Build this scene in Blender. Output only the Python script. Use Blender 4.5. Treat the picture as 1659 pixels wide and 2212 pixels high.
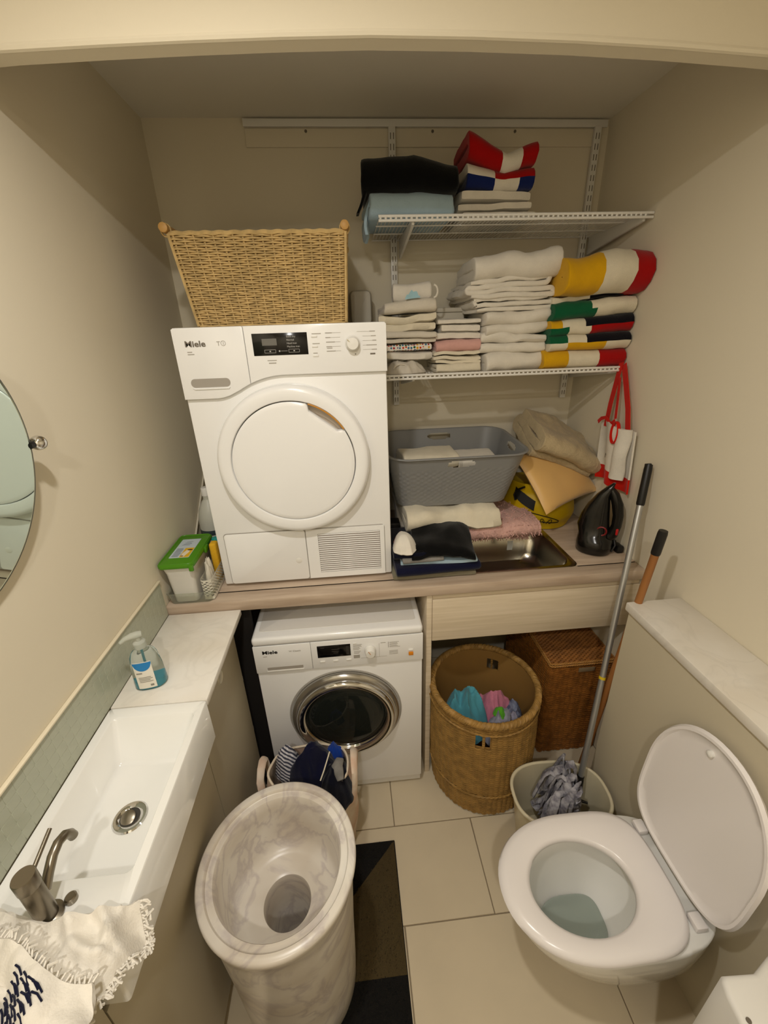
import bpy, bmesh, math, random
import numpy as np
from mathutils import Vector, Matrix, noise
for o in list(bpy.data.objects): bpy.data.objects.remove(o)
PI = math.pi
SC = bpy.context.scene
COL = SC.collection

# ------------------------------------------------------------------ camera
cam = bpy.data.cameras.new('camera'); cam.sensor_fit = 'HORIZONTAL'; cam.sensor_width = 36.0
cam.lens = 896.48 / 1659 * 36.0; cam.clip_start = .02
camo = bpy.data.objects.new('camera', cam); COL.objects.link(camo)
RT = Matrix(((0.99560439, -0.08856223, -0.03047344), (0.06282038, 0.39013176, 0.91861353), (0.06946581, 0.91649001, -0.39398041)))
MW = Matrix.Identity(4)
for i in range(3):
    MW[i][0] = RT[0][i]; MW[i][1] = RT[1][i]; MW[i][2] = -RT[2][i]
MW[2][3] = 1.7958
camo.matrix_world = MW
SC.camera = camo

# ------------------------------------------------------------------ world, lights, exposure
SC.view_settings.view_transform = 'Standard'; SC.view_settings.look = 'None'
SC.view_settings.gamma = 1.0; SC.view_settings.use_curve_mapping = False
SC.view_settings.exposure = 0.1
wd = bpy.data.worlds.new('world'); SC.world = wd; wd.use_nodes = True
wd.node_tree.nodes['Background'].inputs[0].default_value = (1, .9, .75, 1)
wd.node_tree.nodes['Background'].inputs[1].default_value = 0.02
LIGHTS = [(-.17, .36, 2.440, 9.0, .034, (1, .965, .91)), (-.12, -.55, 2.440, 9.5, .034, (1, .965, .91))]
for (lx, ly, lz, pw, sz, lc) in LIGHTS:
    l = bpy.data.lights.new('downlight', 'AREA'); l.shape = 'DISK'; l.size = sz * 2; l.energy = pw; l.color = lc
    lo = bpy.data.objects.new('downlight_lamp', l); COL.objects.link(lo); lo.location = (lx, ly, lz)

# ------------------------------------------------------------------ materials
def lin(h):
    h = h.lstrip('#'); r = []
    for i in (0, 2, 4):
        c = int(h[i:i+2], 16) / 255
        r.append(c / 12.92 if c <= .04045 else ((c + .055) / 1.055) ** 2.4)
    return (*r, 1)
MATS = {}
def mat(name, col, rough=.6, metal=0, bump=0, bscale=200, var=0, vscale=8, trans=0, spec=.5, col2=None, alpha=1, sheen=0, ior=1.45, emit=0, coat=0):
    if name in MATS: return MATS[name]
    m = bpy.data.materials.new(name); m.use_nodes = True
    nt = m.node_tree; b = nt.nodes['Principled BSDF']
    b.inputs['Base Color'].default_value = lin(col); b.inputs['Roughness'].default_value = rough
    b.inputs['Metallic'].default_value = metal; b.inputs['Specular IOR Level'].default_value = spec
    b.inputs['Transmission Weight'].default_value = trans; b.inputs['Alpha'].default_value = alpha; b.inputs['IOR'].default_value = ior
    if sheen: b.inputs['Sheen Weight'].default_value = sheen
    if coat: b.inputs['Coat Weight'].default_value = coat
    if emit:
        b.inputs['Emission Color'].default_value = lin(col); b.inputs['Emission Strength'].default_value = emit
    tc = nt.nodes.new('ShaderNodeTexCoord')
    if var or col2:
        n = nt.nodes.new('ShaderNodeTexNoise'); n.inputs['Scale'].default_value = vscale; n.inputs['Detail'].default_value = 4
        nt.links.new(tc.outputs['Object'], n.inputs['Vector'])
        r = nt.nodes.new('ShaderNodeValToRGB')
        c = lin(col)
        c2 = lin(col2) if col2 else tuple(x * (1 - var) for x in c[:3]) + (1,)
        r.color_ramp.elements[0].position = .38; r.color_ramp.elements[1].position = .62
        r.color_ramp.elements[0].color = c2; r.color_ramp.elements[1].color = c
        nt.links.new(n.outputs['Fac'], r.inputs['Fac']); nt.links.new(r.outputs['Color'], b.inputs['Base Color'])
    if bump:
        n2 = nt.nodes.new('ShaderNodeTexNoise'); n2.inputs['Scale'].default_value = bscale; n2.inputs['Detail'].default_value = 3
        nt.links.new(tc.outputs['Object'], n2.inputs['Vector'])
        bp = nt.nodes.new('ShaderNodeBump'); bp.inputs['Strength'].default_value = bump; bp.inputs['Distance'].default_value = .004
        nt.links.new(n2.outputs['Fac'], bp.inputs['Height']); nt.links.new(bp.outputs['Normal'], b.inputs['Normal'])
    MATS[name] = m
    return m

def veined(name, base, vein, rough, scale, width, soft):
    m = mat(name, base, rough); nt = m.node_tree; b = nt.nodes['Principled BSDF']
    tc = nt.nodes.new('ShaderNodeTexCoord')
    n = nt.nodes.new('ShaderNodeTexNoise'); n.inputs['Scale'].default_value = scale; n.inputs['Detail'].default_value = 6; n.inputs['Distortion'].default_value = 1.2
    nt.links.new(tc.outputs['Object'], n.inputs['Vector'])
    r = nt.nodes.new('ShaderNodeValToRGB'); e = r.color_ramp.elements
    e[0].position = .5 - width; e[0].color = lin(base); e[1].position = .5 + width; e[1].color = lin(base)
    k = e.new(.5); k.color = lin(vein)
    n2 = nt.nodes.new('ShaderNodeTexNoise'); n2.inputs['Scale'].default_value = scale * .7; n2.inputs['Detail'].default_value = 3
    nt.links.new(tc.outputs['Object'], n2.inputs['Vector'])
    r2 = nt.nodes.new('ShaderNodeValToRGB'); r2.color_ramp.elements[0].position = .35; r2.color_ramp.elements[1].position = .65
    r2.color_ramp.elements[0].color = lin(soft); r2.color_ramp.elements[1].color = (1, 1, 1, 1)
    mx = nt.nodes.new('ShaderNodeMix'); mx.data_type = 'RGBA'; mx.blend_type = 'MULTIPLY'; mx.inputs['Factor'].default_value = 1
    nt.links.new(n.outputs['Fac'], r.inputs['Fac']); nt.links.new(n2.outputs['Fac'], r2.inputs['Fac'])
    nt.links.new(r.outputs['Color'], mx.inputs['A']); nt.links.new(r2.outputs['Color'], mx.inputs['B'])
    nt.links.new(mx.outputs['Result'], b.inputs['Base Color'])
    return m

def grained(name, c1, c2, rough, sc=(3, 60, 60)):
    m = mat(name, c1, rough); nt = m.node_tree; b = nt.nodes['Principled BSDF']
    tc = nt.nodes.new('ShaderNodeTexCoord'); mp = nt.nodes.new('ShaderNodeMapping'); mp.inputs['Scale'].default_value = sc
    n = nt.nodes.new('ShaderNodeTexNoise'); n.inputs['Scale'].default_value = 1; n.inputs['Detail'].default_value = 5
    nt.links.new(tc.outputs['Object'], mp.inputs['Vector']); nt.links.new(mp.outputs['Vector'], n.inputs['Vector'])
    r = nt.nodes.new('ShaderNodeValToRGB'); r.color_ramp.elements[0].position = .35; r.color_ramp.elements[1].position = .65
    r.color_ramp.elements[0].color = lin(c2); r.color_ramp.elements[1].color = lin(c1)
    nt.links.new(n.outputs['Fac'], r.inputs['Fac']); nt.links.new(r.outputs['Color'], b.inputs['Base Color'])
    return m

WALL = mat('wall_paint', '#e5dbc4', .75, bump=.03, bscale=300)
CEIL = mat('ceiling_paint', '#eee8da', .8)
WHITE_APP = mat('white_enamel', '#f4f3f1', .22, coat=.3)
WHITE_PL = mat('white_plastic', '#eae7e0', .35)
SEAM = mat('seam_grey', '#a9a49c', .6)
PRINT = mat('print_grey', '#a8a298', .6)
PRINT_D = mat('print_dark', '#6f665a', .5)
BLACKG = mat('black_gloss', '#0b0a0b', .12)
BLACKP = mat('black_plastic', '#141312', .4)
CHROME = mat('chrome', '#dcdcdc', .07, metal=1)
NICKEL = mat('brushed_nickel', '#8d8577', .32, metal=1)
STEEL = mat('stainless', '#b9b4a8', .22, metal=1)
ALU = mat('aluminium_pole', '#b7b8b8', .35, metal=.8)
CERAMIC = mat('ceramic', '#f1efe9', .1, coat=.4)
SEATW = mat('seat_white', '#efe9e6', .22)
MARB_TOP = veined('white_stone_top', '#efeae1', '#e9e4db', .25, 7, .05, '#f3efe8')
MARB = veined('veined_marble', '#ece6db', '#d6cec9', .28, 6.0, .05, '#ded7cf')
LAMIN = grained('worktop_laminate', '#cdb9a4', '#b59f8a', .45, (4, 40, 40))
PANELW = grained('cabinet_laminate', '#e3d3ba', '#d6c5a9', .5, (3, 30, 90))
VANITY = mat('vanity_panel', '#bdb299', .4)
BOXING = mat('boxing_panel', '#cfc4ab', .5)
TILE = mat('floor_tile', '#d8c9ad', .28, var=.05, vscale=5)
GROUT = mat('grout', '#8f8069', .8)
MOSAIC = mat('mosaic_glass', '#b3b6a3', .18, var=.03, vscale=30)
MIRROR = mat('mirror_glass', '#c9d8cf', .02, metal=1)
SEAGRASS = mat('seagrass', '#d8b87c', .7, var=.25, vscale=40)
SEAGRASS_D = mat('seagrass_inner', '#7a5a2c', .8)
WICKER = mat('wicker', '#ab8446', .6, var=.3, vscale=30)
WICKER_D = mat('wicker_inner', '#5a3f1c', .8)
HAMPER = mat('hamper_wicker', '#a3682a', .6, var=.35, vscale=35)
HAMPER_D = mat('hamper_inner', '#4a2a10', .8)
def fabric(name, c, v=.06, b=.25, s=260): return mat(name, c, .95, var=v, vscale=25, bump=b, bscale=s, sheen=.15, spec=.15)
F_WHITE = fabric('towel_white', '#e6dfd2')
F_CREAM = fabric('towel_cream', '#e3d9c2')
F_OFF = fabric('cloth_offwhite', '#d9d0c0')
F_BLACK = fabric('cloth_black', '#060606')
F_NAVY = fabric('cloth_navy', '#10122c')
F_NAVYD = fabric('cloth_navy_dark', '#0a0c1c')
F_LBLUE = fabric('cloth_light_blue', '#a9c1cf')
F_PINK = fabric('cloth_pink', '#dba9a0')
F_PINKF = fabric('fluffy_pink', '#dcb0a6', .12, 1, 120)
F_RED = fabric('cloth_red', '#a80a0a')
F_REDO = fabric('ribbon_red', '#cc1d0c', b=.1)
F_YEL = fabric('cloth_yellow', '#d9a512')
F_GRN = fabric('cloth_green', '#0f5a38')
F_BLUE = fabric('cloth_blue', '#16245e')
F_BLK2 = fabric('cloth_ink', '#0c0b14')
F_BEIGE = fabric('blanket_beige', '#c3b08c', .12, .8, 150)
F_GOLD = mat('satin_gold', '#e2b670', .42, var=.03, vscale=12, sheen=.3)
F_OLIVE = fabric('cloth_olive', '#7d7763')
F_GREY = fabric('cloth_grey', '#8d8983', .3)
F_TEAL = fabric('cloth_teal', '#58a3b4')
F_LAV = fabric('cloth_lavender', '#a9a6b8', .35, .3, 60)
F_LGRN = fabric('cloth_lime', '#5fae2c')
F_ROSE = fabric('cloth_rose', '#d4849b')
F_ROYAL = fabric('cloth_royal', '#1240a0')
F_BAGY = mat('yellow_bag', '#c7a600', .5, bump=.1, bscale=30)
F_MOP = mat('mop_strips', '#b4b2b8', .95, col2='#77747f', vscale=45, bump=.4, bscale=150)
F_PLAID = mat('bag_plaid', '#dcb9a0', .8, col2='#e7d6c2', vscale=14, bump=.1)
GREYPL = mat('grey_plastic', '#878786', .45)

# ------------------------------------------------------------------ mesh builder
class MB:
    def __init__(s): s.v = []; s.f = []; s.m = []
    def add(s, V, F, mi=0):
        o = len(s.v); s.v.extend([tuple(map(float, p)) for p in V])
        for f in F: s.f.append(tuple(i + o for i in f)); s.m.append(mi)
        return s
    def box(s, lo, hi, bev=0, mi=0, seg=2, M=None):
        bm = bmesh.new(); bmesh.ops.create_cube(bm, size=1)
        c = [(a + b) / 2 for a, b in zip(lo, hi)]; d = [abs(b - a) for a, b in zip(lo, hi)]
        for v in bm.verts: v.co = Vector([c[i] + v.co[i] * d[i] for i in range(3)])
        if bev: bmesh.ops.bevel(bm, geom=bm.edges[:], offset=min(bev, min(d) * .49), segments=seg, profile=.5, affect='EDGES')
        s.bm(bm, mi, M); return s
    def bm(s, bm, mi=0, M=None):
        bm.verts.index_update()
        V = [(M @ v.co if M else v.co)[:] for v in bm.verts]
        s.add(V, [[v.index for v in f.verts] for f in bm.faces], mi); bm.free(); return s
    def prism(s, poly, axis, a, b, bev=0, mi=0, seg=2, M=None):
        # poly in the two remaining axes (in order), extruded along axis from a to b
        bm = bmesh.new(); n = len(poly)
        def P(p, t):
            r = list(p); r.insert('xyz'.index(axis), t); return r
        A = [bm.verts.new(P(p, a)) for p in poly]; B_ = [bm.verts.new(P(p, b)) for p in poly]
        bm.faces.new(A); bm.faces.new(B_)
        for i in range(n): bm.faces.new((A[i], A[(i+1) % n], B_[(i+1) % n], B_[i]))
        bmesh.ops.recalc_face_normals(bm, faces=bm.faces[:])
        if bev:
            ed = [e for e in bm.edges if all(v in set(A) for v in e.verts) or all(v in set(B_) for v in e.verts)]
            bmesh.ops.bevel(bm, geom=ed, offset=bev, segments=seg, profile=.5, affect='EDGES')
        s.bm(bm, mi, M); return s
    def lathe(s, prof, c, axis='z', seg=48, mi=0, cap=False, sx=1, sy=1):
        V = []; F = []; n = len(prof)
        for j in range(seg):
            t = 2 * PI * j / seg
            for r, h in prof:
                a, b = r * math.cos(t) * sx, r * math.sin(t) * sy
                V.append({'z': (c[0]+a, c[1]+b, c[2]+h), 'y': (c[0]+a, c[1]-h, c[2]+b), 'x': (c[0]+h, c[1]+a, c[2]+b)}[axis])
        for j in range(seg):
            k = (j + 1) % seg
            for i in range(n - 1): F.append((j*n+i, k*n+i, k*n+i+1, j*n+i+1))
        if cap:
            F.append([j*n for j in range(seg)][::-1]); F.append([j*n+n-1 for j in range(seg)])
        s.add(V, F, mi); return s
    def tube(s, pts, r, seg=8, closed=False, mi=0, flat=1, caps=True):
        pts = [Vector(p) for p in pts]; n = len(pts); V = []; F = []
        rr = r if hasattr(r, '__len__') else [r] * n
        up = None
        for i, p in enumerate(pts):
            a = pts[(i - 1) % n] if (closed or i > 0) else p; b = pts[(i + 1) % n] if (closed or i < n - 1) else p
            t = (b - a).normalized()
            if up is None: up = t.orthogonal().normalized() if abs(t.z) > .9 else Vector((0, 0, 1)).cross(t).normalized()
            u = (up - t * up.dot(t)).normalized(); w = t.cross(u); up = u
            for k in range(seg):
                th = 2 * PI * k / seg; V.append(p + u * math.cos(th) * rr[i] + w * math.sin(th) * rr[i] * flat)
        m = n if closed else n - 1
        for i in range(m):
            j = (i + 1) % n
            for k in range(seg):
                l = (k + 1) % seg; F.append((i*seg+k, i*seg+l, j*seg+l, j*seg+k))
        if not closed and caps: F.append(list(range(seg))[::-1]); F.append([(n-1)*seg+k for k in range(seg)])
        s.add(V, F, mi); return s
    def cyl(s, p0, p1, r0, r1=None, seg=24, mi=0):
        return s.tube([p0, p1], [r0, r0 if r1 is None else r1], seg, mi=mi)
    def shell(s, O, I, mask=None, cu=False, mi=0, mj=None):
        # O, I: arrays [U][V] of outer / inner points; cells where mask is False are open
        O = np.asarray(O, float); I = np.asarray(I, float); U, Vn = O.shape[:2]
        cu_n = U if cu else U - 1
        if mask is None: mask = np.ones((cu_n, Vn - 1), bool)
        base = U * Vn; F = []; G = []
        idx = lambda u, v: (u % U) * Vn + v
        for u in range(cu_n):
            for v in range(Vn - 1):
                if not mask[u, v]: continue
                a, b, c, d = idx(u, v), idx(u+1, v), idx(u+1, v+1), idx(u, v+1)
                F.append((a, b, c, d)); G.append((base+d, base+c, base+b, base+a))
                def open_(uu, vv):
                    if cu: uu %= U
                    return uu < 0 or uu >= cu_n or vv < 0 or vv >= Vn - 1 or not mask[uu, vv]
                for (uu, vv, p, q) in ((u, v-1, a, b), (u+1, v, b, c), (u, v+1, c, d), (u-1, v, d, a)):
                    if open_(uu, vv): F.append((q, p, base+p, base+q))
        o = len(s.v)
        s.v.extend(map(tuple, O.reshape(-1, 3).tolist())); s.v.extend(map(tuple, I.reshape(-1, 3).tolist()))
        for f in F: s.f.append(tuple(i+o for i in f)); s.m.append(mi)
        for f in G: s.f.append(tuple(i+o for i in f)); s.m.append(mi if mj is None else mj)
        return s
    def xf(s, M):
        s.v = [(M @ Vector(p))[:] for p in s.v]; return s
    def mesh(s, name, off=(0, 0, 0), smooth=38, recalc=True):
        me = bpy.data.meshes.new(name)
        V = np.array(s.v) - np.array(off)
        me.from_pydata(V.tolist(), [], s.f)
        me.polygons.foreach_set('material_index', s.m)
        if recalc:
            bm = bmesh.new(); bm.from_mesh(me); bmesh.ops.recalc_face_normals(bm, faces=bm.faces[:]); bm.to_mesh(me); bm.free()
        if smooth:
            me.polygons.foreach_set('use_smooth', [True] * len(me.polygons))
            me.set_sharp_from_angle(angle=math.radians(smooth))
        me.update()
        return me

ROOT = {}
def thing(name, label, cat, loc, group=None):
    o = bpy.data.objects.new(name, None); COL.objects.link(o); o.location = loc; o.empty_display_size = .05
    o['label'] = label; o['category'] = cat
    if group: o['group'] = group
    ROOT[o] = tuple(loc); return o
def part(name, mb, m, par, label=None, smooth=38, recalc=True, kind=None):
    off = ROOT[par]
    me = mb.mesh(name, off, smooth, recalc) if isinstance(mb, MB) else mb
    for mm in (m if isinstance(m, (list, tuple)) else [m]): me.materials.append(mm)
    o = bpy.data.objects.new(name, me); COL.objects.link(o); o.parent = par; ROOT[o] = off
    if label: o['label'] = label
    if kind: o['kind'] = kind
    return o
def solo(name, mb, m, label, cat, loc, group=None, smooth=38, kind=None):
    me = mb.mesh(name, loc, smooth)
    for mm in (m if isinstance(m, (list, tuple)) else [m]): me.materials.append(mm)
    o = bpy.data.objects.new(name, me); COL.objects.link(o); o.location = loc; ROOT[o] = tuple(loc)
    o['label'] = label; o['category'] = cat
    if group: o['group'] = group
    if kind: o['kind'] = kind
    return o
def struct(name, mb, m, label=None, smooth=30):
    me = mb.mesh(name, (0, 0, 0), smooth)
    for mm in (m if isinstance(m, (list, tuple)) else [m]): me.materials.append(mm)
    o = bpy.data.objects.new(name, me); COL.objects.link(o); o['kind'] = 'structure'; ROOT[o] = (0, 0, 0)
    if label: o['label'] = label
    return o
TXT = {}
def text(name, body, size, loc, rot, m, par, bold=0, sx=1, align='LEFT', label=None):
    c = bpy.data.curves.new('t', 'FONT'); c.body = body; c.size = size; c.offset = bold; c.align_x = align; c.extrude = .0003
    o = bpy.data.objects.new('t', c); COL.objects.link(o)
    bpy.context.view_layer.update()
    me = bpy.data.meshes.new_from_object(o.evaluated_get(bpy.context.evaluated_depsgraph_get()))
    bpy.data.objects.remove(o); bpy.data.curves.remove(c)
    M = Matrix.Translation(Vector(loc) - Vector(ROOT[par])) @ rot.to_4x4() @ Matrix.Diagonal((sx, 1, 1, 1))
    me.transform(M); me.name = name; me.materials.clear()
    return part(name, me, m, par, label)
FRONT = Matrix.Rotation(PI/2, 3, 'X')      # text facing the room (-Y)

def rrect(x0, x1, y0, y1, r, n=6):
    P = []
    for cx, cy, a in ((x1-r, y0+r, -PI/2), (x1-r, y1-r, 0), (x0+r, y1-r, PI/2), (x0+r, y0+r, PI)):
        for i in range(n + 1):
            t = a + PI/2 * i / n; P.append((cx + r*math.cos(t), cy + r*math.sin(t)))
    return P
def nz(x, y, z, s=0): return noise.noise(Vector((x + s*13.7, y - s*7.1, z + s*3.3)))

L, R, B = -.653, 1.042, 1.921
Zc, Yc, Yd, Yw = .979, 1.214, 1.306, 1.176
Zl, Lc, Zr, Rc = .947, -.409, .977, .866
XD, XW = -.475, -.383
YF = -1.0

# ------------------------------------------------------------------ structure
fl = struct('floor', MB().box((L-.1, YF-.1, -.06), (R+.1, B+.1, -.004)), GROUT)
tw, td = .61, .3035
x_row0, y1 = .0775, 1.0195
for r in range(-3, 7):
    ya = y1 + (r - 1) * td - .0; off = (x_row0 if r % 2 else x_row0 + tw/2)
    for k in range(-2, 3):
        a, b = off + k*tw, off + (k+1)*tw
        a, b = max(a, L), min(b, R); yb = min(ya + td, B)
        if b - a < .03 or yb - ya < .02 or yb < YF: continue
        part('tile', MB().box((a+.0018, ya+.0018, -.012), (b-.0018, yb-.0018, 0), .0012, seg=1), TILE, fl)
wb = struct('wall_back', MB().box((L-.1, B, 0), (R+.1, B+.1, 2.6)), WALL)
struct('wall_left', MB().box((L-.1, YF, 0), (L, B, 2.6)), WALL)
struct('wall_right', MB().box((R, YF, 0), (R+.1, B, 2.6)), WALL)
struct('wall_front', MB().box((L-.1, YF-.1, 0), (R+.1, YF, 2.6)), WALL)
HY0, HY1 = 1.021, 1.066
struct('ceiling', MB().box((L, YF, 2.450), (R, HY0+.01, 2.6)).box((L, HY0+.01, 2.508), (R, B, 2.6)), CEIL)
hp = [(L, 2.256), (-.555, 2.264), (-.40, 2.2725), (-.245, 2.280), (-.08, 2.2865), (.081, 2.291), (.27, 2.291), (.47, 2.288), (.66, 2.282), (.853, 2.273), (R, 2.262)]
hm = MB(); V = []; n = len(hp)
for y in (HY0, HY1):
    for x, z in hp: V.append((x, y, z))
    for x, z in hp: V.append((x, y, 2.52))
F = []
for i in range(n - 1):
    F += [(i, i+1, n+i+1, n+i), (2*n+i, 3*n+i, 3*n+i+1, 2*n+i+1), (i, 2*n+i, 2*n+i+1, i+1), (n+i, n+i+1, 3*n+i+1, 3*n+i)]
F += [(0, n, 3*n, 2*n), (n-1, 3*n-1, 4*n-1, 2*n-1)]
hm.add(V, F); 
trim = struct('trim_1', hm, WALL, 'painted downstand header with a slightly arched lower edge')
bead = MB().tube([(x, HY0+.004, z+.004) for x, z in hp], .0065, 8)
part('edge_bead', bead, WALL, trim)
# cistern boxing along the right wall
bx = struct('trim_2', MB().box((Rc, YF, 0), (R, 1.038, .947)), BOXING, 'cream boxed-in cistern panel along the right wall')
lg = solo('ledge_slab', MB().box((Rc-.012, YF+.002, .9475), (R-.001, 1.046, Zr), .004), MARB_TOP, 'white stone ledge capping the cream boxing on the right wall', 'ledge', (.95, .2, .9475))
struct('gap_shade_board', MB().box((L+.001, 1.245, .001), (-.392, 1.262, Zc-.041)), mat('gap_shade', '#15100b', .9), 'dark board added as painted shade in the gap between vanity and washing machine')  # near-black sheet added to paint in the deep shade of the gap
# batten board on the back wall
struct('trim_3', MB().box((-.305, B-.006, 2.425), (1.0, B, 2.478), .001), WALL, 'painted batten board below the shelf hang track')
for u in (-.09, .369, .678):
    part('screw_hole', MB().cyl((u, B-.0075, 2.470), (u, B-.0055, 2.470), .005, seg=12), PRINT_D, wb)
# light fittings
for i, (lx, ly, lz, *_r) in enumerate(LIGHTS):
    t = thing('ceiling_downlight', ['recessed ceiling downlight just in front of the arched header', 'recessed ceiling downlight behind the camera position'][i], 'light', (lx, ly, 2.450), 'ceiling downlights')
    part('bezel', MB().lathe([(.05, 0), (.062, -.001), (.062, -.005), (.05, -.008), (.05, 0)], (lx, ly, 2.450)), WHITE_PL, t)
    part('lamp_face', MB().lathe([(0.0001, -.002), (.046, -.002)], (lx, ly, 2.450)), mat('lamp_face', '#fff1d0', .5, emit=4), t)
# splashback on the left wall: band of small glass mosaic
sb = thing('mosaic_splashback', 'pale green glass mosaic splashback band above the basin on the left wall', 'splashback', (L, .6, Zl))
part('backing', MB().box((L+.0005, 0.0, Zl+.0005), (L+.00455, Yc-.002, 1.0785)), mat('mosaic_grout', '#b6baa6', .3), sb)
m0 = MB().box((-.0014, -.0124, -.0124), (.0014, .0124, .0124), .0005, seg=1)
mm = m0.mesh('mosaic_tile'); mm.materials.append(MOSAIC)
k = 0
for i in range(48):
    for j in range(5):
        y = Yc - .016 - i*.0252; z = Zl + .0140 + j*.0252
        if y < .02: continue
        o = bpy.data.objects.new('mosaic_tile', mm); COL.objects.link(o); o.parent = sb
        o.location = (L + .0036 - L, y - .6, z - Zl); k += 1
part('top_bead', MB().box((L+.0005, 0.0, 1.0785), (L+.010, Yc-.002, 1.083), .001), mat('bead', '#e4d8bd', .5), sb)

# ------------------------------------------------------------------ worktop and sink cabinet
wt = MB()
SX0, SX1, SY0, SY1 = .30, .812, 1.282, 1.60
zt0 = Zc - .04
wt.box((L+.001, Yc, zt0), (R-.001, SY0, Zc), .004).box((L+.001, SY0-.01, zt0), (SX0, B-.001, Zc), .0005).box((SX1, SY0-.01, zt0), (R-.001, B-.001, Zc), .0005).box((SX0-.01, SY1, zt0), (SX1+.01, B-.001, Zc), .0005)
solo('worktop', wt, LAMIN, 'pale wood-effect laminate worktop carrying the dryer and inset sink', 'worktop', (.2, 1.5, zt0))
t = thing('inset_sink', 'stainless steel inset sink in the worktop below the pink towels', 'sink', (.55, 1.44, Zc))
def loop(x0, x1, y0, y1, r, z): return [(x, y, z) for x, y in rrect(x0, x1, y0, y1, r, 6)]
rings = [loop(SX0-.012, SX1+.008, SY0-.010, SY1+.012, .03, Zc+.0005), loop(SX0-.012, SX1+.008, SY0-.010, SY1+.012, .03, Zc+.0022), loop(SX0+.004, SX1-.006, SY0+.006, SY1-.006, .05, Zc+.0022),
         loop(SX0+.010, SX1-.012, SY0+.012, SY1-.012, .055, Zc-.006), loop(SX0+.018, SX1-.022, SY0+.022, SY1-.022, .06, Zc-.10), loop(SX0+.03, SX1-.036, SY0+.034, SY1-.034, .06, Zc-.128), loop(SX0+.06, SX1-.066, SY0+.06, SY1-.06, .05, Zc-.135)]
sk = MB(); n = len(rings[0]); V = [p for r in rings for p in r]; F = []
for a in range(len(rings)-1):
    for i in range(n): F.append((a*n+i, a*n+(i+1) % n, (a+1)*n+(i+1) % n, (a+1)*n+i))
F.append([(len(rings)-1)*n+i for i in range(n)])
sk.add(V, F); part('bowl', sk, STEEL, t, recalc=False, smooth=50)
part('waste', MB().lathe([(.001, .001), (.02, .001), (.032, .003), (.036, .0005)], (.56, 1.44, Zc-.135), seg=24), CHROME, t)
t = thing('sink_cabinet', 'pale wood sink cabinet frame, open below its front panel', 'cabinet', (.64, 1.5, 0))
part('side_panel', MB().box((.236, 1.226, .001), (.256, B-.01, zt0-.001), .001), PANELW, t)
part('front_panel', MB().box((.2575, 1.226, .729), (R-.004, 1.244, .912), .0015), PANELW, t)
part('top_rail', MB().box((.2575, 1.231, .9135), (R-.004, 1.244, zt0-.001), .001), PANELW, t)

# ------------------------------------------------------------------ vanity and basin (left)
t = thing('vanity_cabinet', 'cream vanity cabinet under the long white basin', 'cabinet', (-.54, .6, 0))
part('carcass', MB().box((L+.001, -.3, .06), (-.466, 1.20, Zl-.14)).box((L+.001, .832, Zl-.14), (-.466, 1.20, Zl-.022)).box((L+.001, -.3, Zl-.14), (-.466, .332, Zl-.022)), VANITY, t)
part('plinth', MB().box((L+.001, -.3, .001), (-.51, 1.19, .0595)), VANITY, t)
# far door with a rounded finger pull cut in its top edge
def doorpanel(y0, y1, pull, z1=Zl-.022):
    U, Vn = 45, 41; z0 = .065
    us = np.linspace(y0, y1, U); vs = np.linspace(z0, z1, Vn)
    O = np.zeros((U, Vn, 3)); O[:, :, 0] = -.447; O[:, :, 1] = us[:, None]; O[:, :, 2] = vs[None, :]
    I = O.copy(); I[:, :, 0] = -.4645
    mask = np.ones((U-1, Vn-1), bool)
    for i in range(U-1):
        for j in range(Vn-1):
            cy, cz = (us[i]+us[i+1])/2, (vs[j]+vs[j+1])/2
            if pull and ((cy-pull[0])/.011)**2 + ((cz-pull[1])/.026)**2 < 1: mask[i, j] = False
    return MB().shell(O, I, mask)
d1 = part('door', doorpanel(.832, 1.200, None), VANITY, t)
part('finger_pull', MB().lathe([(.001, .002), (.016, .001), (.019, .003), (.0215, 0)], (-.447, 1.02, .838), 'x', 24), mat('pull_white', '#d9d2bf', .3), d1)
part('door', doorpanel(.337, .829, None, Zl-.138), VANITY, t)
part('door', doorpanel(-.3, .334, None), VANITY, t)
for z in (.65, .396): part('hinge', MB().box((-.456, 1.2005, z-.012), (-.448, 1.206, z+.012), .002), WHITE_PL, t)
solo('stone_top', MB().box((L+.0045, .8295, Zl-.021), (Lc, Yc-.0015, Zl), .003), MARB_TOP, 'white stone vanity top between basin and worktop under the soap bottle', 'countertop', (-.53, 1.0, Zl-.021))
solo('stone_top', MB().box((L+.0045, -.3, Zl-.021), (Lc-.012, .333, Zl-.001), .003), MARB_TOP, 'near end of the white vanity top under the white towel', 'countertop', (-.53, .1, Zl-.021))
t = thing('washbasin', 'long narrow white ceramic washbasin set along the left wall', 'basin', (-.53, .58, Zl-.13))
by0, by1 = .341, .8275
bx0, bx1 = L+.005, Lc
def rl(x0, x1, y0, y1, r, z): return [(x, y, z) for x, y in rrect(x0, x1, y0, y1, r, 5)]
rings = [rl(bx0+.03, bx1-.02, by0+.02, by1-.02, .01, Zl-.135), rl(bx0, bx1, by0, by1, .006, Zl-.125), rl(bx0, bx1, by0, by1, .006, Zl-.003), rl(bx0+.002, bx1-.002, by0+.002, by1-.002, .006, Zl),
         rl(bx0+.020, bx1-.018, by0+.115, by1-.028, .012, Zl), rl(bx0+.024, bx1-.021, by0+.119, by1-.032, .012, Zl-.005), rl(bx0+.036, bx1-.048, by0+.145, by1-.083, .015, Zl-.088), rl(bx0+.042, bx1-.054, by0+.152, by1-.090, .012, Zl-.0935)]
sk = MB(); n = len(rings[0]); V = [p for r in rings for p in r]; F = []
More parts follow.
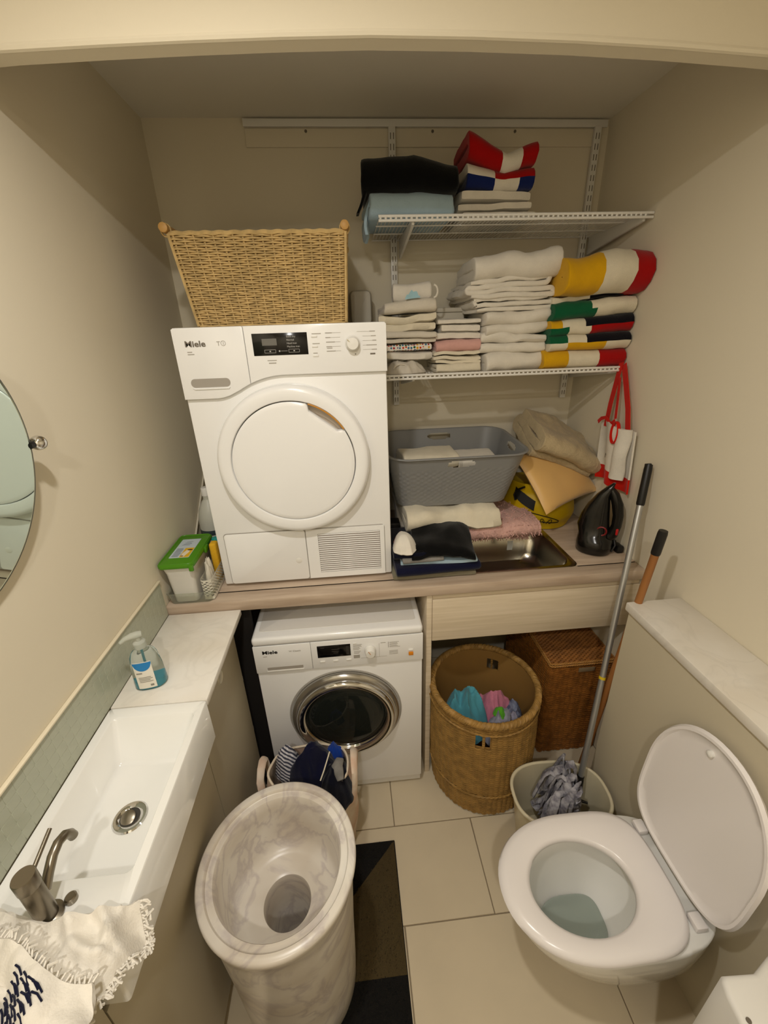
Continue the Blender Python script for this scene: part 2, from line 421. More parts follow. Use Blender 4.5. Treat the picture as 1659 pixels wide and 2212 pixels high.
for a in range(len(rings)-1):
    for i in range(n): F.append((a*n+i, a*n+(i+1) % n, (a+1)*n+(i+1) % n, (a+1)*n+i))
F.append([(len(rings)-1)*n+i for i in range(n)]); F.append([i for i in range(n)][::-1])
sk.add(V, F); part('bowl', sk, CERAMIC, t, smooth=50)
dw = part('drain_ring', MB().lathe([(.0200, .0006), (.0218, .0022), (.032, .003), (.035, .0002)], (-.525, .613, Zl-.0935), seg=32), CHROME, t)
part('drain_hole', MB().lathe([(.0001, .0008), (.0208, .0008)], (-.525, .613, Zl-.0935), seg=32), mat('drain_dark', '#3a3733', .4), dw)
part('plug', MB().lathe([(.0001, .0035), (.012, .0032), (.0150, .0015), (.0150, -.001)], (0, 0, 0), seg=24).xf(Matrix.Translation((-.527, .610, Zl-.0905)) @ Matrix.Rotation(.35, 4, 'X')), NICKEL, dw)
# mixer tap
t = thing('mixer_tap', 'brushed nickel mixer tap at the near end of the basin', 'tap', (-.533, .41, Zl))
tx, ty = -.533, .407
part('body', MB().lathe([(.0001, .0005), (.0215, .0005), (.022, .004), (.0150, .007), (.0150, .086), (.0145, .087)], (tx, ty, Zl), seg=32), NICKEL, t)
part('cap', MB().lathe([(.0145, .0875), (.0160, .0885), (.0162, .112), (.0150, .1145), (.0001, .1145)], (tx, ty, Zl), seg=32), NICKEL, t)
part('spout', MB().tube([(tx, ty+.015, Zl+.045), (tx, ty+.030, Zl+.060), (tx, ty+.048, Zl+.074), (tx+.001, ty+.064, Zl+.080), (tx+.002, ty+.078, Zl+.076), (tx+.002, ty+.087, Zl+.064), (tx+.002, ty+.090, Zl+.052)], .0078, 16), NICKEL, t)
part('lever', MB().cyl((tx, ty+.014, Zl+.100), (tx-.004, ty+.068, Zl+.112), .0033, seg=12), NICKEL, t)
part('waste_knob', MB().lathe([(.0001, .0004), (.009, .0004), (.009, .009), (.007, .011), (.0001, .011)], (tx+.024, ty+.020, Zl), seg=20), NICKEL, t)
# oval mirror on pivots
t = thing('pivot_mirror', 'frameless round pivot mirror on the left wall with chrome ball pivots', 'mirror', (L, .60, 1.62))
MT = Matrix.Translation((L+.040, .598, 1.62)) @ Matrix.Rotation(math.radians(7), 4, 'Y')
part('glass', MB().lathe([(.0001, -.003), (.240, -.003), (.243, 0), (.236, .003), (.0001, .003)], (0, 0, 0), 'x', 96).xf(MT), MIRROR, t, smooth=20)
part('rim', MB().lathe([(.2415, -.0032), (.2437, -.0032), (.2437, .0006), (.2415, .0006), (.2415, -.0032)], (0, 0, 0), 'x', 96).xf(MT), mat('mirror_edge', '#5d5f55', .3), t)
for s in (1, -1):
    pv = part('pivot', MB().cyl((L+.001, .598+s*.255, 1.62), (L+.036, .598+s*.255, 1.62), .009, seg=16).cyl((L+.040, .598+s*.238, 1.62), (L+.040, .598+s*.255, 1.62), .007, seg=16), BLACKP, t)
    part('ball', MB().lathe([(.0145*math.sin(a), .0145*math.cos(a)) for a in np.linspace(.02, PI-.02, 14)], (L+.042, .598+s*.263, 1.62), seg=24), CHROME, pv)

# ------------------------------------------------------------------ tumble dryer
D0 = (XD, Yd, Zc)
t = thing('tumble_dryer', 'white tumble dryer with a large round white door on the worktop', 'dryer', (XD+.298, Yd+.3, Zc))
def dx(x): return XD + x
def dz(z): return Zc + z
body = MB().box((dx(0), Yd, dz(.012)), (dx(.596), Yd+.595, dz(.85)), .006)
part('body', body, WHITE_APP, t)
for x in (.05, .546):
    for y in (.06, .53): part('foot', MB().cyl((dx(x), Yd+y, dz(.0003)), (dx(x), Yd+y, dz(.013)), .02, seg=16), BLACKP, t)
# fascia: straight top, lower edge wraps round the door
cx, cz, ra = .297, .455, .261
arc = [(cx + ra*math.cos(a), cz + ra*math.sin(a)) for a in np.linspace(PI/2, math.radians(121), 14)]
low = [(.130, .664), (.112, .659), (.095, .657), (0, .657)]
def fascia(x0, x1, poly): return MB().prism(poly, 'y', Yd-.012, Yd-.0008, .002)
left = [(0, .657), (.095, .657), (.112, .659), (.130, .664)] + [(p[0], p[1]) for p in arc[::-1] if p[0] < .1945]
aseam = math.acos((.1945-cx)/ra)
left += [(.1945, cz + ra*math.sin(aseam)), (.1945, .846), (.19, .849), (.006, .849), (0, .845)]
right = [(.1955, cz + ra*math.sin(math.acos((.1955-cx)/ra)))] + [p for p in arc[::-1] if p[0] > .1965] + [(.597, .7155), (.597, .844), (.592, .849), (.1955, .849)]
def D(poly): return [(dx(x), dz(z)) for x, z in poly]
fl_ = part('drawer_front', MB().prism(D(left), 'y', Yd-.013, Yd-.0005, .0022), WHITE_APP, t)
fp = part('control_panel', MB().prism(D(right), 'y', Yd-.013, Yd-.0005, .0022), WHITE_APP, t)
# lower angled band on both
yb = Yd - .0133
part('handle_slot', MB().prism(rrect(dx(.027), dx(.138), dz(.690), dz(.714), .0115), 'y', yb-.0006, yb+.001), mat('slot_shadow', '#a39c92', .6), fl_)
part('slot_lip', MB().prism([(dx(.030), dz(.6885)), (dx(.136), dz(.6885)), (dx(.132), dz(.684)), (dx(.036), dz(.684))], 'y', yb-.0035, yb+.001, .001), WHITE_APP, fl_)
text('logo', 'Miele', .0215, (dx(.0305), yb-.0006, dz(.800)), FRONT, PRINT_D, fl_, .00045, 1.22, label='dark grey maker lettering')
text('logo', 'T', .016, (dx(.118), yb-.0006, dz(.801)), FRONT, PRINT, fl_)
part('model_ring', MB().lathe([(.0058, -.0004), (.0068, -.0004), (.0068, .0004), (.0058, .0004), (.0058, -.0004)], (dx(.136), yb-.0003, dz(.8068)), 'y', 24), PRINT, fl_)
text('logo', '1', .011, (dx(.1335), yb-.0006, dz(.8028)), FRONT, PRINT, fl_)
pm = MB()
for (a, b, z) in ((.034, .047, .785), (.034, .052, .779)): pm.box((dx(a), yb-.0005, dz(z)), (dx(b), yb+.0005, dz(z+.0022)))
part('small_print', pm, PRINT, fl_, kind='stuff')
dsp = part('display', MB().box((dx(.2165), yb-.0008, dz(.770)), (dx(.3705), yb+.001, dz(.8285)), .0006), BLACKG, fp)
yd = yb - .0012
part('screen', MB().box((dx(.243), yd-.0004, dz(.7965)), (dx(.284), yd+.0004, dz(.8145))), mat('lcd', '#6a6861', .4), dsp)
for i, s in enumerate(('Extra dry', 'Normal', 'Hand iron', 'Machine iron')):
    text('display_text', s, .0068, (dx(.312), yd-.0003, dz(.8165-.0088*i)), FRONT, mat('print_light', '#b9b6b0', .5), dsp)
for a, b in ((.2475, .279), (.3155, .346)):
    fr = MB(); z0, z1 = .7765, .7855
    for (xa, xb, za, zb) in ((a, b, z0, z0+.0007), (a, b, z1-.0007, z1), (a, a+.0007, z0, z1), (b-.0007, b, z0, z1)): fr.box((dx(xa), yd-.0003, dz(za)), (dx(xb), yd+.0004, dz(zb)))
    fr.box((dx((a+b)/2-.002), yd-.0003, dz(z0+.003)), (dx((a+b)/2+.002), yd+.0004, dz(z1-.003)))
    part('touch_key', fr, MATS['print_light'], dsp)
part('indicator', MB().lathe([(.0001, .0006), (.0018, .0006), (.0024, 0)], (dx(.2895), yd, dz(.781)), 'y', 12).box((dx(.293), yd-.0003, dz(.7806)), (dx(.312), yd+.0004, dz(.7813))), MATS['print_light'], dsp)
pm = MB()
pm.box((dx(.252), yb-.0005, dz(.7555)), (dx(.278), yb+.0005, dz(.7575))).box((dx(.255), yb-.0005, dz(.748)), (dx(.276), yb+.0005, dz(.7508)))
for z, w in ((.8225, .026), (.7965, .0205), (.7712, .0125)): pm.box((dx(.384), yb-.0005, dz(z)), (dx(.384+w), yb+.0005, dz(z+.0021)))
for i, (a, b) in enumerate(((.422, .441), (.422, .436), (.423, .448), (.423, .439), (.423, .4485))):
    z = .8235 - i*.0121; pm.box((dx(a), yb-.0005, dz(z)), (dx(b), yb+.0005, dz(z+.0022))).box((dx(b), yb-.0004, dz(z+.0008)), (dx(.464 if i else .466), yb+.0005, dz(z+.0015)))
pm.box((dx(.424), yb-.0005, dz(.7832)), (dx(.440), yb+.0005, dz(.7852)))
for i, (a, b) in enumerate(((.548, .564), (.552, .566), (.556, .567), (.538, .568), (.553, .568))):
    z = .8245 - i*.0121; pm.box((dx(a), yb-.0005, dz(z)), (dx(b), yb+.0005, dz(z+.0022))).box((dx(.528 if i else .512), yb-.0004, dz(z+.0008)), (dx(a), yb+.0005, dz(z+.0015)))
part('panel_print', pm, PRINT, fp, kind='stuff')
for z in (.8165, .790, .765):
    part('option_key', MB().box((dx(.382), yb-.002, dz(z-.0025)), (dx(.399), yb+.001, dz(z+.0025)), .001), WHITE_PL, fp)
part('power_key', MB().box((dx(.548), yb-.0012, dz(.7635)), (dx(.563), yb+.001, dz(.7675)), .0008), PRINT_D, fp)
part('status_dot', MB().cyl((dx(.5055), yb-.0008, dz(.766)), (dx(.5055), yb+.0005, dz(.766)), .0016, seg=12), PRINT_D, fp)
kn = part('dial', MB().lathe([(.0215, .0003), (.0215, .003), (.0192, .005), (.0175, .022), (.0155, .0245), (.0001, .0255)], (dx(.4985), yb, dz(.7945)), 'y', 40), WHITE_PL, fp)
part('dial_mark', MB().box((-.0005, -.0005, 0), (.0005, .0005, .010)).xf(Matrix.Translation((dx(.4895), yb-.0262, dz(.7995))) @ Matrix.Rotation(math.radians(-45), 4, 'Y')), mat('dial_gold', '#b39a4a', .4), kn)
# door
dc = (dx(cx), Yd-.0006, dz(cz))
dr = part('door_ring', MB().lathe([(.236, 0), (.236, .020), (.2325, .034), (.226, .0405), (.217, .043), (.198, .0425), (.1925, .0415), (.1905, .039), (.1895, .010)], dc, 'y', 120), WHITE_APP, t)
part('recess_plate', MB().lathe([(.0001, .0102), (.1895, .0102)], dc, 'y', 80), mat('recess_tan', '#b9ab9a', .5), dr)
# inner disc with the handle scoop cut out of its rim (upper right)
A0, A1 = math.radians(31), math.radians(73)
P0 = np.array([.1875*math.cos(A0), .1875*math.sin(A0)]); P1 = np.array([.1875*math.cos(A1), .1875*math.sin(A1)])
nrm = np.array([math.cos((A0+A1)/2), math.sin((A0+A1)/2)]); dist = P0 @ nrm
def rad(a):
    a = (a + PI) % (2*PI) - PI
    if A0 < a < A1:
        w = min(1, min(a-A0, A1-a) / .05); w = w*w*(3-2*w)
        ch = (dist-.014) / math.cos(a-(A0+A1)/2)
        return .1875*(1-w) + min(.1875, ch)*w
    return .1875
S = 180; V = [(dc[0], dc[1]-.0445, dc[2])]; F = []
fr = [.2, .4, .6, .8, .93, .985, 1.0, 1.0]; yy = [.0444, .0440, .0433, .0422, .0413, .0406, .0385, .0105]
for k_, f_ in enumerate(fr):
    for i in range(S):
        a = 2*PI*i/S; r_ = rad(a)*f_
        V.append((dc[0]+r_*math.cos(a), dc[1]-yy[k_], dc[2]+r_*math.sin(a)))
for i in range(S): F.append((0, 1+i, 1+(i+1) % S))
for k_ in range(len(fr)-1):
    for i in range(S): F.append((1+k_*S+i, 1+(k_+1)*S+i, 1+(k_+1)*S+(i+1) % S, 1+k_*S+(i+1) % S))
part('door_disc', MB().add(V, F), WHITE_APP, dr, smooth=50)
al = MB(); pts = [(dc[0]+.1885*math.cos(a), dc[1]-.0415, dc[2]+.1885*math.sin(a)) for a in np.linspace(A0+.02, A1-.02, 24)]
part('handle_lit_strip', al.tube(pts, .0022, 6), mat('amber', '#c98a2c', .35), dr, 'amber strip painting in the orange-lit edge of the handle scoop')  # orange light along the scoop's upper arc, put in as amber colour
# service flaps
z0, z1 = .016, .2085
gp = MB()
for poly in (rrect(.0245, .5745, z0-.003, z1+.003, .012),): gp.prism(D(poly), 'y', Yd-.0012, Yd-.0002)
part('flap_gap', gp, SEAM, t)
part('condenser_flap', MB().prism(D([p for p in rrect(.027, .2985, z0, z1, .010)]), 'y', Yd-.0045, Yd-.0008, .0012), WHITE_APP, t)
pu = part('push_mark', MB().lathe([(.0001, .0012), (.008, .0012), (.011, 0)], (dx(.268), Yd-.0046, dz(.092)), 'y', 24), WHITE_PL, t)
gr = MB(); us = [.3015, .341, .557, .572]; vs = [z0, .037, .190, z1]
O = np.zeros((4, 4, 3)); 
for i in range(4):
    for j in range(4): O[i, j] = (dx(us[i]), Yd-.0045, dz(vs[j]))
I = O.copy(); I[:, :, 1] = Yd-.0008
mk = np.ones((3, 3), bool); mk[1, 1] = False
vf = part('vent_flap', gr.shell(O, I, mk), WHITE_APP, t)
part('vent_back', MB().box((dx(.341), Yd-.0016, dz(.037)), (dx(.557), Yd-.0010, dz(.190))), mat('vent_dark', '#8b7d70', .8), vf)
ns = 19; pit = (.190-.037)/ns
for i in range(ns):
    z = .037 + pit*(i+.5)
    part('slat', MB().box((dx(.3415), Yd-.0043, dz(z-.0024)), (dx(.5565), Yd-.0017, dz(z+.0024)), .0008, seg=1), WHITE_APP, vf)

# ------------------------------------------------------------------ washing machine
t = thing('washing_machine', 'white front-loading washing machine with chrome door under the worktop', 'washing machine', (XW+.298, Yw+.3, 0))
def wx(x): return XW + x
part('body', MB().box((wx(0), Yw, .06), (wx(.595), Yw+.58, .817), .004), WHITE_APP, t)
part('plinth', MB().box((wx(.002), Yw+.012, .016), (wx(.593), Yw+.57, .0595), .004), WHITE_PL, t)
for x in (.05, .545):
    for y in (.06, .52): part('foot', MB().cyl((wx(x), Yw+y, 0.0003), (wx(x), Yw+y, .0165), .02, seg=16), BLACKP, t)
part('lid', MB().box((wx(-.001), Yw-.010, .8175), (wx(.596), Yw+.585, .850), .012, seg=4), WHITE_APP, t)
part('lid_inset', MB().prism(rrect(wx(.02), wx(.575), Yw+.03, Yw+.57, .01), 'z', .8495, .8512, .0006), mat('lid_grey', '#dcd8d2', .3), t)
df = part('drawer_front', MB().box((wx(0), Yw-.008, .699), (wx(.1975), Yw-.0005, .8165), .002), WHITE_APP, t)
fp = part('control_panel', MB().box((wx(.1985), Yw-.008, .699), (wx(.596), Yw-.0005, .8165), .002), WHITE_APP, t)
yb = Yw - .0083
part('drawer_slot', MB().box((wx(.040), yb-.0005, .709), (wx(.165), yb+.001, .7225)), mat('slot_shadow', '#a39c92', .6), df)
part('slot_lip', MB().box((wx(.038), yb-.0035, .7045), (wx(.167), yb+.001, .7095), .001), WHITE_PL, df)
text('logo', 'Miele', .0195, (wx(.030), yb-.0005, .7835), FRONT, mat('print_black', '#1d1a18', .5), df, .00045, 1.25, label='black maker lettering')
text('logo', 'W Classic', .0085, (wx(.122), yb-.0005, .7855), FRONT, PRINT, df, 0, 1.2)
part('small_print', MB().box((wx(.032), yb-.0005, .7715), (wx(.045), yb+.0005, .7735)), PRINT, df, kind='stuff')
dsp = part('display', MB().box((wx(.2195), yb-.0008, .747), (wx(.3365), yb+.001, .7985), .0006), BLACKG, fp)
pm = MB()
for i, (a, b, z) in enumerate(((.232, .245, .789), (.270, .298, .7795), (.276, .292, .7635), (.270, .295, .770))): pm.box((wx(a), yb-.0011, z), (wx(b), yb+.0004, z+.0016))
for i in range(6): pm.box((wx(.321), yb-.0011, .756+.0062*i), (wx(.331), yb+.0004, .7578+.0062*i))
part('display_print', pm, mat('print_dim', '#4b4744', .5), dsp, kind='stuff')
for x in (.2345, .2815, .328): part('button', MB().box((wx(x-.009), yb-.003, .7265), (wx(x+.009), yb+.001, .7315), .0014), WHITE_PL, fp)
part('button', MB().box((wx(.3465), yb-.002, .7975), (wx(.358), yb+.001, .8005), .001), WHITE_PL, fp)
pm = MB()
for i in range(6): pm.box((wx(.346), yb-.0004, .7915-.0045*i), (wx(.346+(.032, .028, .030, .022, .025, .020)[i]), yb+.0004, .7930-.0045*i))
for i in range(3): pm.box((wx(.348), yb-.0004, .7615-.0045*i), (wx(.372-.003*i), yb+.0004, .7630-.0045*i))
pm.box((wx(.346), yb-.0004, .732), (wx(.368), yb+.0004, .746))
for i in range(6): pm.box((wx(.475), yb-.0004, .790-.0042*i), (wx(.475+(.034, .028, .030, .026, .030, .038)[i]), yb+.0004, .7913-.0042*i))
for i in range(4): pm.box((wx(.474), yb-.0004, .7515-.0048*i), (wx(.505), yb+.0004, .753-.0048*i))
pm.box((wx(.444), yb-.0004, .7905), (wx(.462), yb+.0004, .7925))
pm.box((wx(.372), yb-.0004, .7295), (wx(.465), yb+.0004, .7303)).box((wx(.438), yb-.0004, .7295), (wx(.4388), yb+.0004, .790))
part('panel_print', pm, PRINT, fp, kind='stuff')
part('panel_rule', MB().box((wx(.4705), yb-.0004, .768), (wx(.4718), yb+.0004, .793)), PRINT_D, fp)
kn = part('dial', MB().lathe([(.0205, .0003), (.0205, .004), (.0185, .006), (.0170, .023), (.015, .0255), (.0001, .0265)], (wx(.4055), yb, .7640), 'y', 40), WHITE_PL, fp)
part('dial_mark', MB().box((-.0007, -.0005, 0), (.0007, .0005, .016)).xf(Matrix.Translation((wx(.4065), yb-.027, .7655)) @ Matrix.Rotation(math.radians(-32), 4, 'Y')), mat('orange_mark', '#d98a1e', .4), kn)
part('button', MB().box((wx(.543), yb-.004, .747), (wx(.560), yb+.001, .7525), .0014), WHITE_PL, fp)
part('start_button', MB().box((wx(.5435), yb-.005, .7265), (wx(.5605), yb+.001, .7405), .002), mat('orange_button', '#e08a1a', .35), fp, 'orange start button')
dc = (wx(.302), Yw-.0004, .462)
part('door_gap', MB().lathe([(.207, .0), (.209, .002), (.213, .0015), (.214, 0)], dc, 'y', 96), SEAM, t)
dr = part('door_frame', MB().lathe([(.206, 0), (.2055, .010), (.201, .018), (.190, .0235), (.186, .024)], dc, 'y', 120), mat('door_silver', '#b5b2ac', .18, metal=.9), t)
part('chrome_ring', MB().lathe([(.186, .024), (.184, .034), (.179, .040), (.170, .042), (.160, .0385), (.152, .031), (.1475, .018)], dc, 'y', 120), CHROME, dr)
part('door_glass', MB().lathe([(.1480, .020), (.142, .026), (.12, .031), (.08, .035), (.04, .0365), (.0001, .037)], dc, 'y', 80), mat('door_glass', '#30342f', .04, trans=.55, ior=1.35), dr)
dg = part('glass_bowl', MB().lathe([(.147, .016), (.14, .0155), (.10, .014), (.05, .013), (.0001, .013)], dc, 'y', 64), mat('drum_dark', '#1d1f1c', .25, metal=.5), dr)
rb = MB()
for r_ in (.05, .075, .10, .12, .135): rb.lathe([(r_, .0155), (r_+.002, .0175), (r_+.004, .0155)], dc, 'y', 48)
part('drum_ribs', rb, mat('drum_metal', '#5b5e58', .3, metal=.8), dr, kind='stuff')

# ------------------------------------------------------------------ weaving
def rect_path(x0, x1, y0, y1, r, M):
    segs = []; P = []; N = []
    per = 2*(x1-x0-2*r) + 2*(y1-y0-2*r) + 2*PI*r
    for i in range(M):
        s = per*i/M; a, b, q = x1-x0-2*r, y1-y0-2*r, PI*r/2
        for (kind, ln, fn) in (('f', a, lambda s: ((x0+r+s, y0), (0, -1))), ('c', q, lambda s: ((x1-r+r*math.sin(s/r), y0+r-r*math.cos(s/r)), (math.sin(s/r), -math.cos(s/r)))),
                               ('r', b, lambda s: ((x1, y0+r+s), (1, 0))), ('c', q, lambda s: ((x1-r+r*math.cos(s/r), y1-r+r*math.sin(s/r)), (math.cos(s/r), math.sin(s/r)))),
                               ('b', a, lambda s: ((x1-r-s, y1), (0, 1))), ('c', q, lambda s: ((x0+r-r*math.sin(s/r), y1-r+r*math.cos(s/r)), (-math.sin(s/r), math.cos(s/r)))),
                               ('l', b, lambda s: ((x0, y1-r-s), (-1, 0))), ('c', q, lambda s: ((x0+r-r*math.cos(s/r), y0+r-r*math.sin(s/r)), (-math.cos(s/r), -math.sin(s/r))))):
            if s <= ln: p, n_ = fn(s); P.append(p); N.append(n_); break
            s -= ln
        else: P.append((x0, y0+r)); N.append((-1, 0))
    return np.array(P), np.array(N)
def circ_path(cx, cy, r, M):
    t = np.arange(M)*2*PI/M; N = np.stack([np.cos(t), np.sin(t)], 1)
    return N*r + np.array([cx, cy]), N
def weave(path, zs, stakes, r, amp, m=4, seg=4, hole=None, wob=0):
    """horizontal strands passing in front of and behind the stakes, row by row"""
    mb = MB(); M = stakes*m; th = np.arange(seg)*2*PI/seg + PI/seg
    for i, z in enumerate(zs):
        P, N = path(z, M)
        ph = np.cos(PI*np.arange(M)/m + PI*(i % 2) + (wob*math.sin(i*.35)))
        rz_ = np.array([noise.noise(Vector((i*3.1, q*.13, 1))) for q in range(M)])
        Q = P + N*(amp*ph)[:, None]
        ring = np.zeros((M, seg, 3))
        for k in range(seg):
            ring[:, k, 0] = Q[:, 0] + N[:, 0]*r*math.cos(th[k]); ring[:, k, 1] = Q[:, 1] + N[:, 1]*r*math.cos(th[k])
            ring[:, k, 2] = z + rz_*r*.45 + r*1.12*math.sin(th[k])
        F = []
        for a in range(M):
            if hole is not None and hole(P[a][0], P[a][1], z): continue
            b = (a+1) % M
            for k in range(seg):
                l = (k+1) % seg; F.append((a*seg+k, b*seg+k, b*seg+l, a*seg+l))
        mb.add(ring.reshape(-1, 3).tolist(), F)
    return mb
def stakes_mb(path, zs, n, r, seg=5):
    mb = MB(); cols = [path(z, n) for z in zs]
    for k in range(n): mb.tube([(c[0][k][0], c[0][k][1], z) for c, z in zip(cols, zs)], r, seg, caps=False)
    return mb
# seagrass basket on the dryer
t = thing('seagrass_basket', 'rectangular seagrass basket with wooden dowel handles on top of the dryer', 'basket', (-.225, 1.64, 1.8302))
zb, zt = 1.8302, 2.082
def sg_path(z, M):
    f = (z-zb)/(zt-zb); return rect_path(-.447-.036*f, .010+.014*f, 1.463-.012*f, 1.80+.02*f, .012, M)
part('woven_wall', weave(sg_path, np.arange(zb+.006, zt-.008, .0060), 62, .0027, .0044, 4, 5, wob=0), SEAGRASS, t, smooth=60, recalc=False, kind='stuff')
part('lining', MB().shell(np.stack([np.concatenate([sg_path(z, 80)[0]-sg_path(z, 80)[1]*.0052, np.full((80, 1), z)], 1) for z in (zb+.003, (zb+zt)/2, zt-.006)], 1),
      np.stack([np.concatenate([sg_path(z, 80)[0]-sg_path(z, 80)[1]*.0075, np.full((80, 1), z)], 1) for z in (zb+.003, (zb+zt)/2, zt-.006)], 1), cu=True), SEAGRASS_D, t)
part('stakes', stakes_mb(sg_path, np.linspace(zb+.004, zt-.006, 6), 62, .0030), SEAGRASS, t, kind='stuff')
part('base', MB().box((-.442, 1.468, zb), (.006, 1.795, zb+.004)), SEAGRASS_D, t)
for z, r_ in ((zt-.004, .0062), (zb+.004, .0040)):
    P, N = sg_path(z, 240); part('rim_braid', MB().tube([(p[0]+n_[0]*.001, p[1]+n_[1]*.001, z+.0012*math.sin(i*1.1)) for i, (p, n_) in enumerate(zip(P, N))], r_, 6, closed=True), SEAGRASS, t)
for sx_ in (0, 1):
    cr = MB(); cr.tube([(( -.447-.036*f) if not sx_ else (.010+.014*f), 1.4615-.012*f, zb+(zt-zb)*f) for f in np.linspace(.02, .98, 20)], .0045, 6)
    part('corner_braid', cr, SEAGRASS, t)
for x in (-.490, .022):
    h = part('handle', MB().tube([(x, 1.440, zt+.010), (x, 1.4415, zt+.010), (x, 1.83, zt+.010)], [.0105, .0125, .0125], 16), mat('dowel_wood', '#c89a58', .5), t)
    lk = MB()
    for y in (1.462, 1.80): lk.tube([(x+.014*math.cos(a), y, zt+.006+.016*math.sin(a)) for a in np.linspace(0, 2*PI, 14)[:-1]], .0026, 6, closed=True)
    part('binding', lk, SEAGRASS, h)

# round wicker laundry basket
t = thing('round_wicker_basket', 'round open wicker laundry basket half under the sink cabinet', 'basket', (.485, 1.215, 0))
H = .505; cxb, cyb = .480, 1.224
def rw_path(z, M):
    r_ = .204 + .008*math.sin(PI*min(1, z/H)); return circ_path(cxb-.010*z/H, cyb-.004*z/H, r_, M)
def rw_hole(x, y, z):
    if not (.388 < z < .452): return False
    a = math.degrees(math.atan2(y-cyb, x-cxb+.01)) % 360
    for c in (249, 257.5, 56, 64.5):
        if abs((a-c+180) % 360 - 180) < 3.3: return True
    return False
part('woven_wall', weave(rw_path, np.concatenate([np.arange(.012, .118, .0056), np.arange(.132, H-.012, .0056)]), 64, .0034, .0032, 5, 4, rw_hole), WICKER, t, smooth=60, recalc=False, kind='stuff')
part('stakes', stakes_mb(rw_path, [.008, .13, .25, .386], 64, .0036), WICKER, t, kind='stuff')
U, Vn = 144, 34; zsl = np.linspace(.01, H-.01, Vn)
def rw_s(dr_): return np.stack([np.concatenate([rw_path(z, U)[0]-rw_path(z, U)[1]*dr_, np.full((U, 1), z)], 1) for z in zsl], 1)
mk = np.ones((U, Vn-1), bool)
for u in range(U):
    for v in range(Vn-1):
        p = rw_path(zsl[v], U)[0][u]
        a = (360*(u+.5)/U) % 360; zc_ = (zsl[v]+zsl[v+1])/2
        if .388 < zc_ < .452 and any(abs((a-c+180) % 360-180) < 3.7 for c in (249, 257.5, 56, 64.5)): mk[u, v] = False
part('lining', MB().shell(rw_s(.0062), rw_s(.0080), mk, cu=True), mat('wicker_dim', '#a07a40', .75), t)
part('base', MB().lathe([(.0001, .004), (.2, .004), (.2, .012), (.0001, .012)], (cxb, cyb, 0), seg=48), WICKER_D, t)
def rope(path, z, r_, tw, n_str=2, M=420, d=.5):
    mb = MB(); P, N = path(z, M)
    for s in range(n_str):
        pts = []
        for i in range(M):
            a = tw*2*PI*i/M + s*2*PI/n_str; pts.append((P[i][0]+N[i][0]*r_*d*math.cos(a), P[i][1]+N[i][1]*r_*d*math.cos(a), z+r_*d*math.sin(a)))
        mb.tube(pts, r_*.72, 5, closed=True)
    return mb
part('rim', rope(lambda z, M: circ_path(cxb-.010, cyb-.004, .206, M), H, .0115, 60, 3, 720), WICKER, t, smooth=60)
part('trim_braid', rope(lambda z, M: circ_path(cxb-.010*z/H, cyb, .2175, M), .466, .0030, 40), WICKER, t)
part('trim_braid', rope(lambda z, M: circ_path(cxb-.010*z/H, cyb, .2155, M), .125, .0038, 40), WICKER, t)

# rectangular hamper
t = thing('wicker_hamper', 'brown rectangular lidded wicker hamper under the sink cabinet behind the mop', 'hamper', (.895, 1.44, 0))
hx0, hx1, hy0, hy1 = .768, 1.034, 1.262, 1.72
def hp_path(z, M): return rect_path(hx0, hx1, hy0, hy1, .008, M)
part('woven_wall', weave(hp_path, np.arange(.008, .500, .0062), 64, .0036, .0030, 4, 4), HAMPER, t, smooth=60, recalc=False, kind='stuff')
part('stakes', stakes_mb(hp_path, [.004, .25, .498], 64, .0034), HAMPER, t, kind='stuff')
P, N = hp_path(0, 80)
def hs(dr_): return np.stack([np.concatenate([P-N*dr_, np.full((80, 1), z)], 1) for z in (.003, .25, .502)], 1)
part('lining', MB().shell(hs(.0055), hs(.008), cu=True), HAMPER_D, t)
lid = MB()
for i in range(58):
    y = hy0-.004 + (hy1-hy0+.008)*(i+.5)/58
    lid.tube([(hx0-.003 + (hx1-hx0+.004)*q/48, y, .529 + .0022*math.cos(PI*q/2+PI*(i % 2))) for q in range(49)], .0040, 4)
ld = part('lid', lid, HAMPER, t, smooth=60)
part('lid_core', MB().box((hx0, hy0, .512), (hx1, hy1, .527)), HAMPER_D, ld)
for z in (.514, .526): part('lid_braid', rope(lambda z_, M: rect_path(hx0-.005, hx1+.004, hy0-.005, hy1+.004, .01, M), z, .0042, 70), mat('hamper_edge', '#b98545', .6), ld)
part('label_tab', MB().box((.885, hy0-.0095, .476), (.955, hy0-.0075, .498), .001), mat('tab_grey', '#8d7a5e', .6), t)

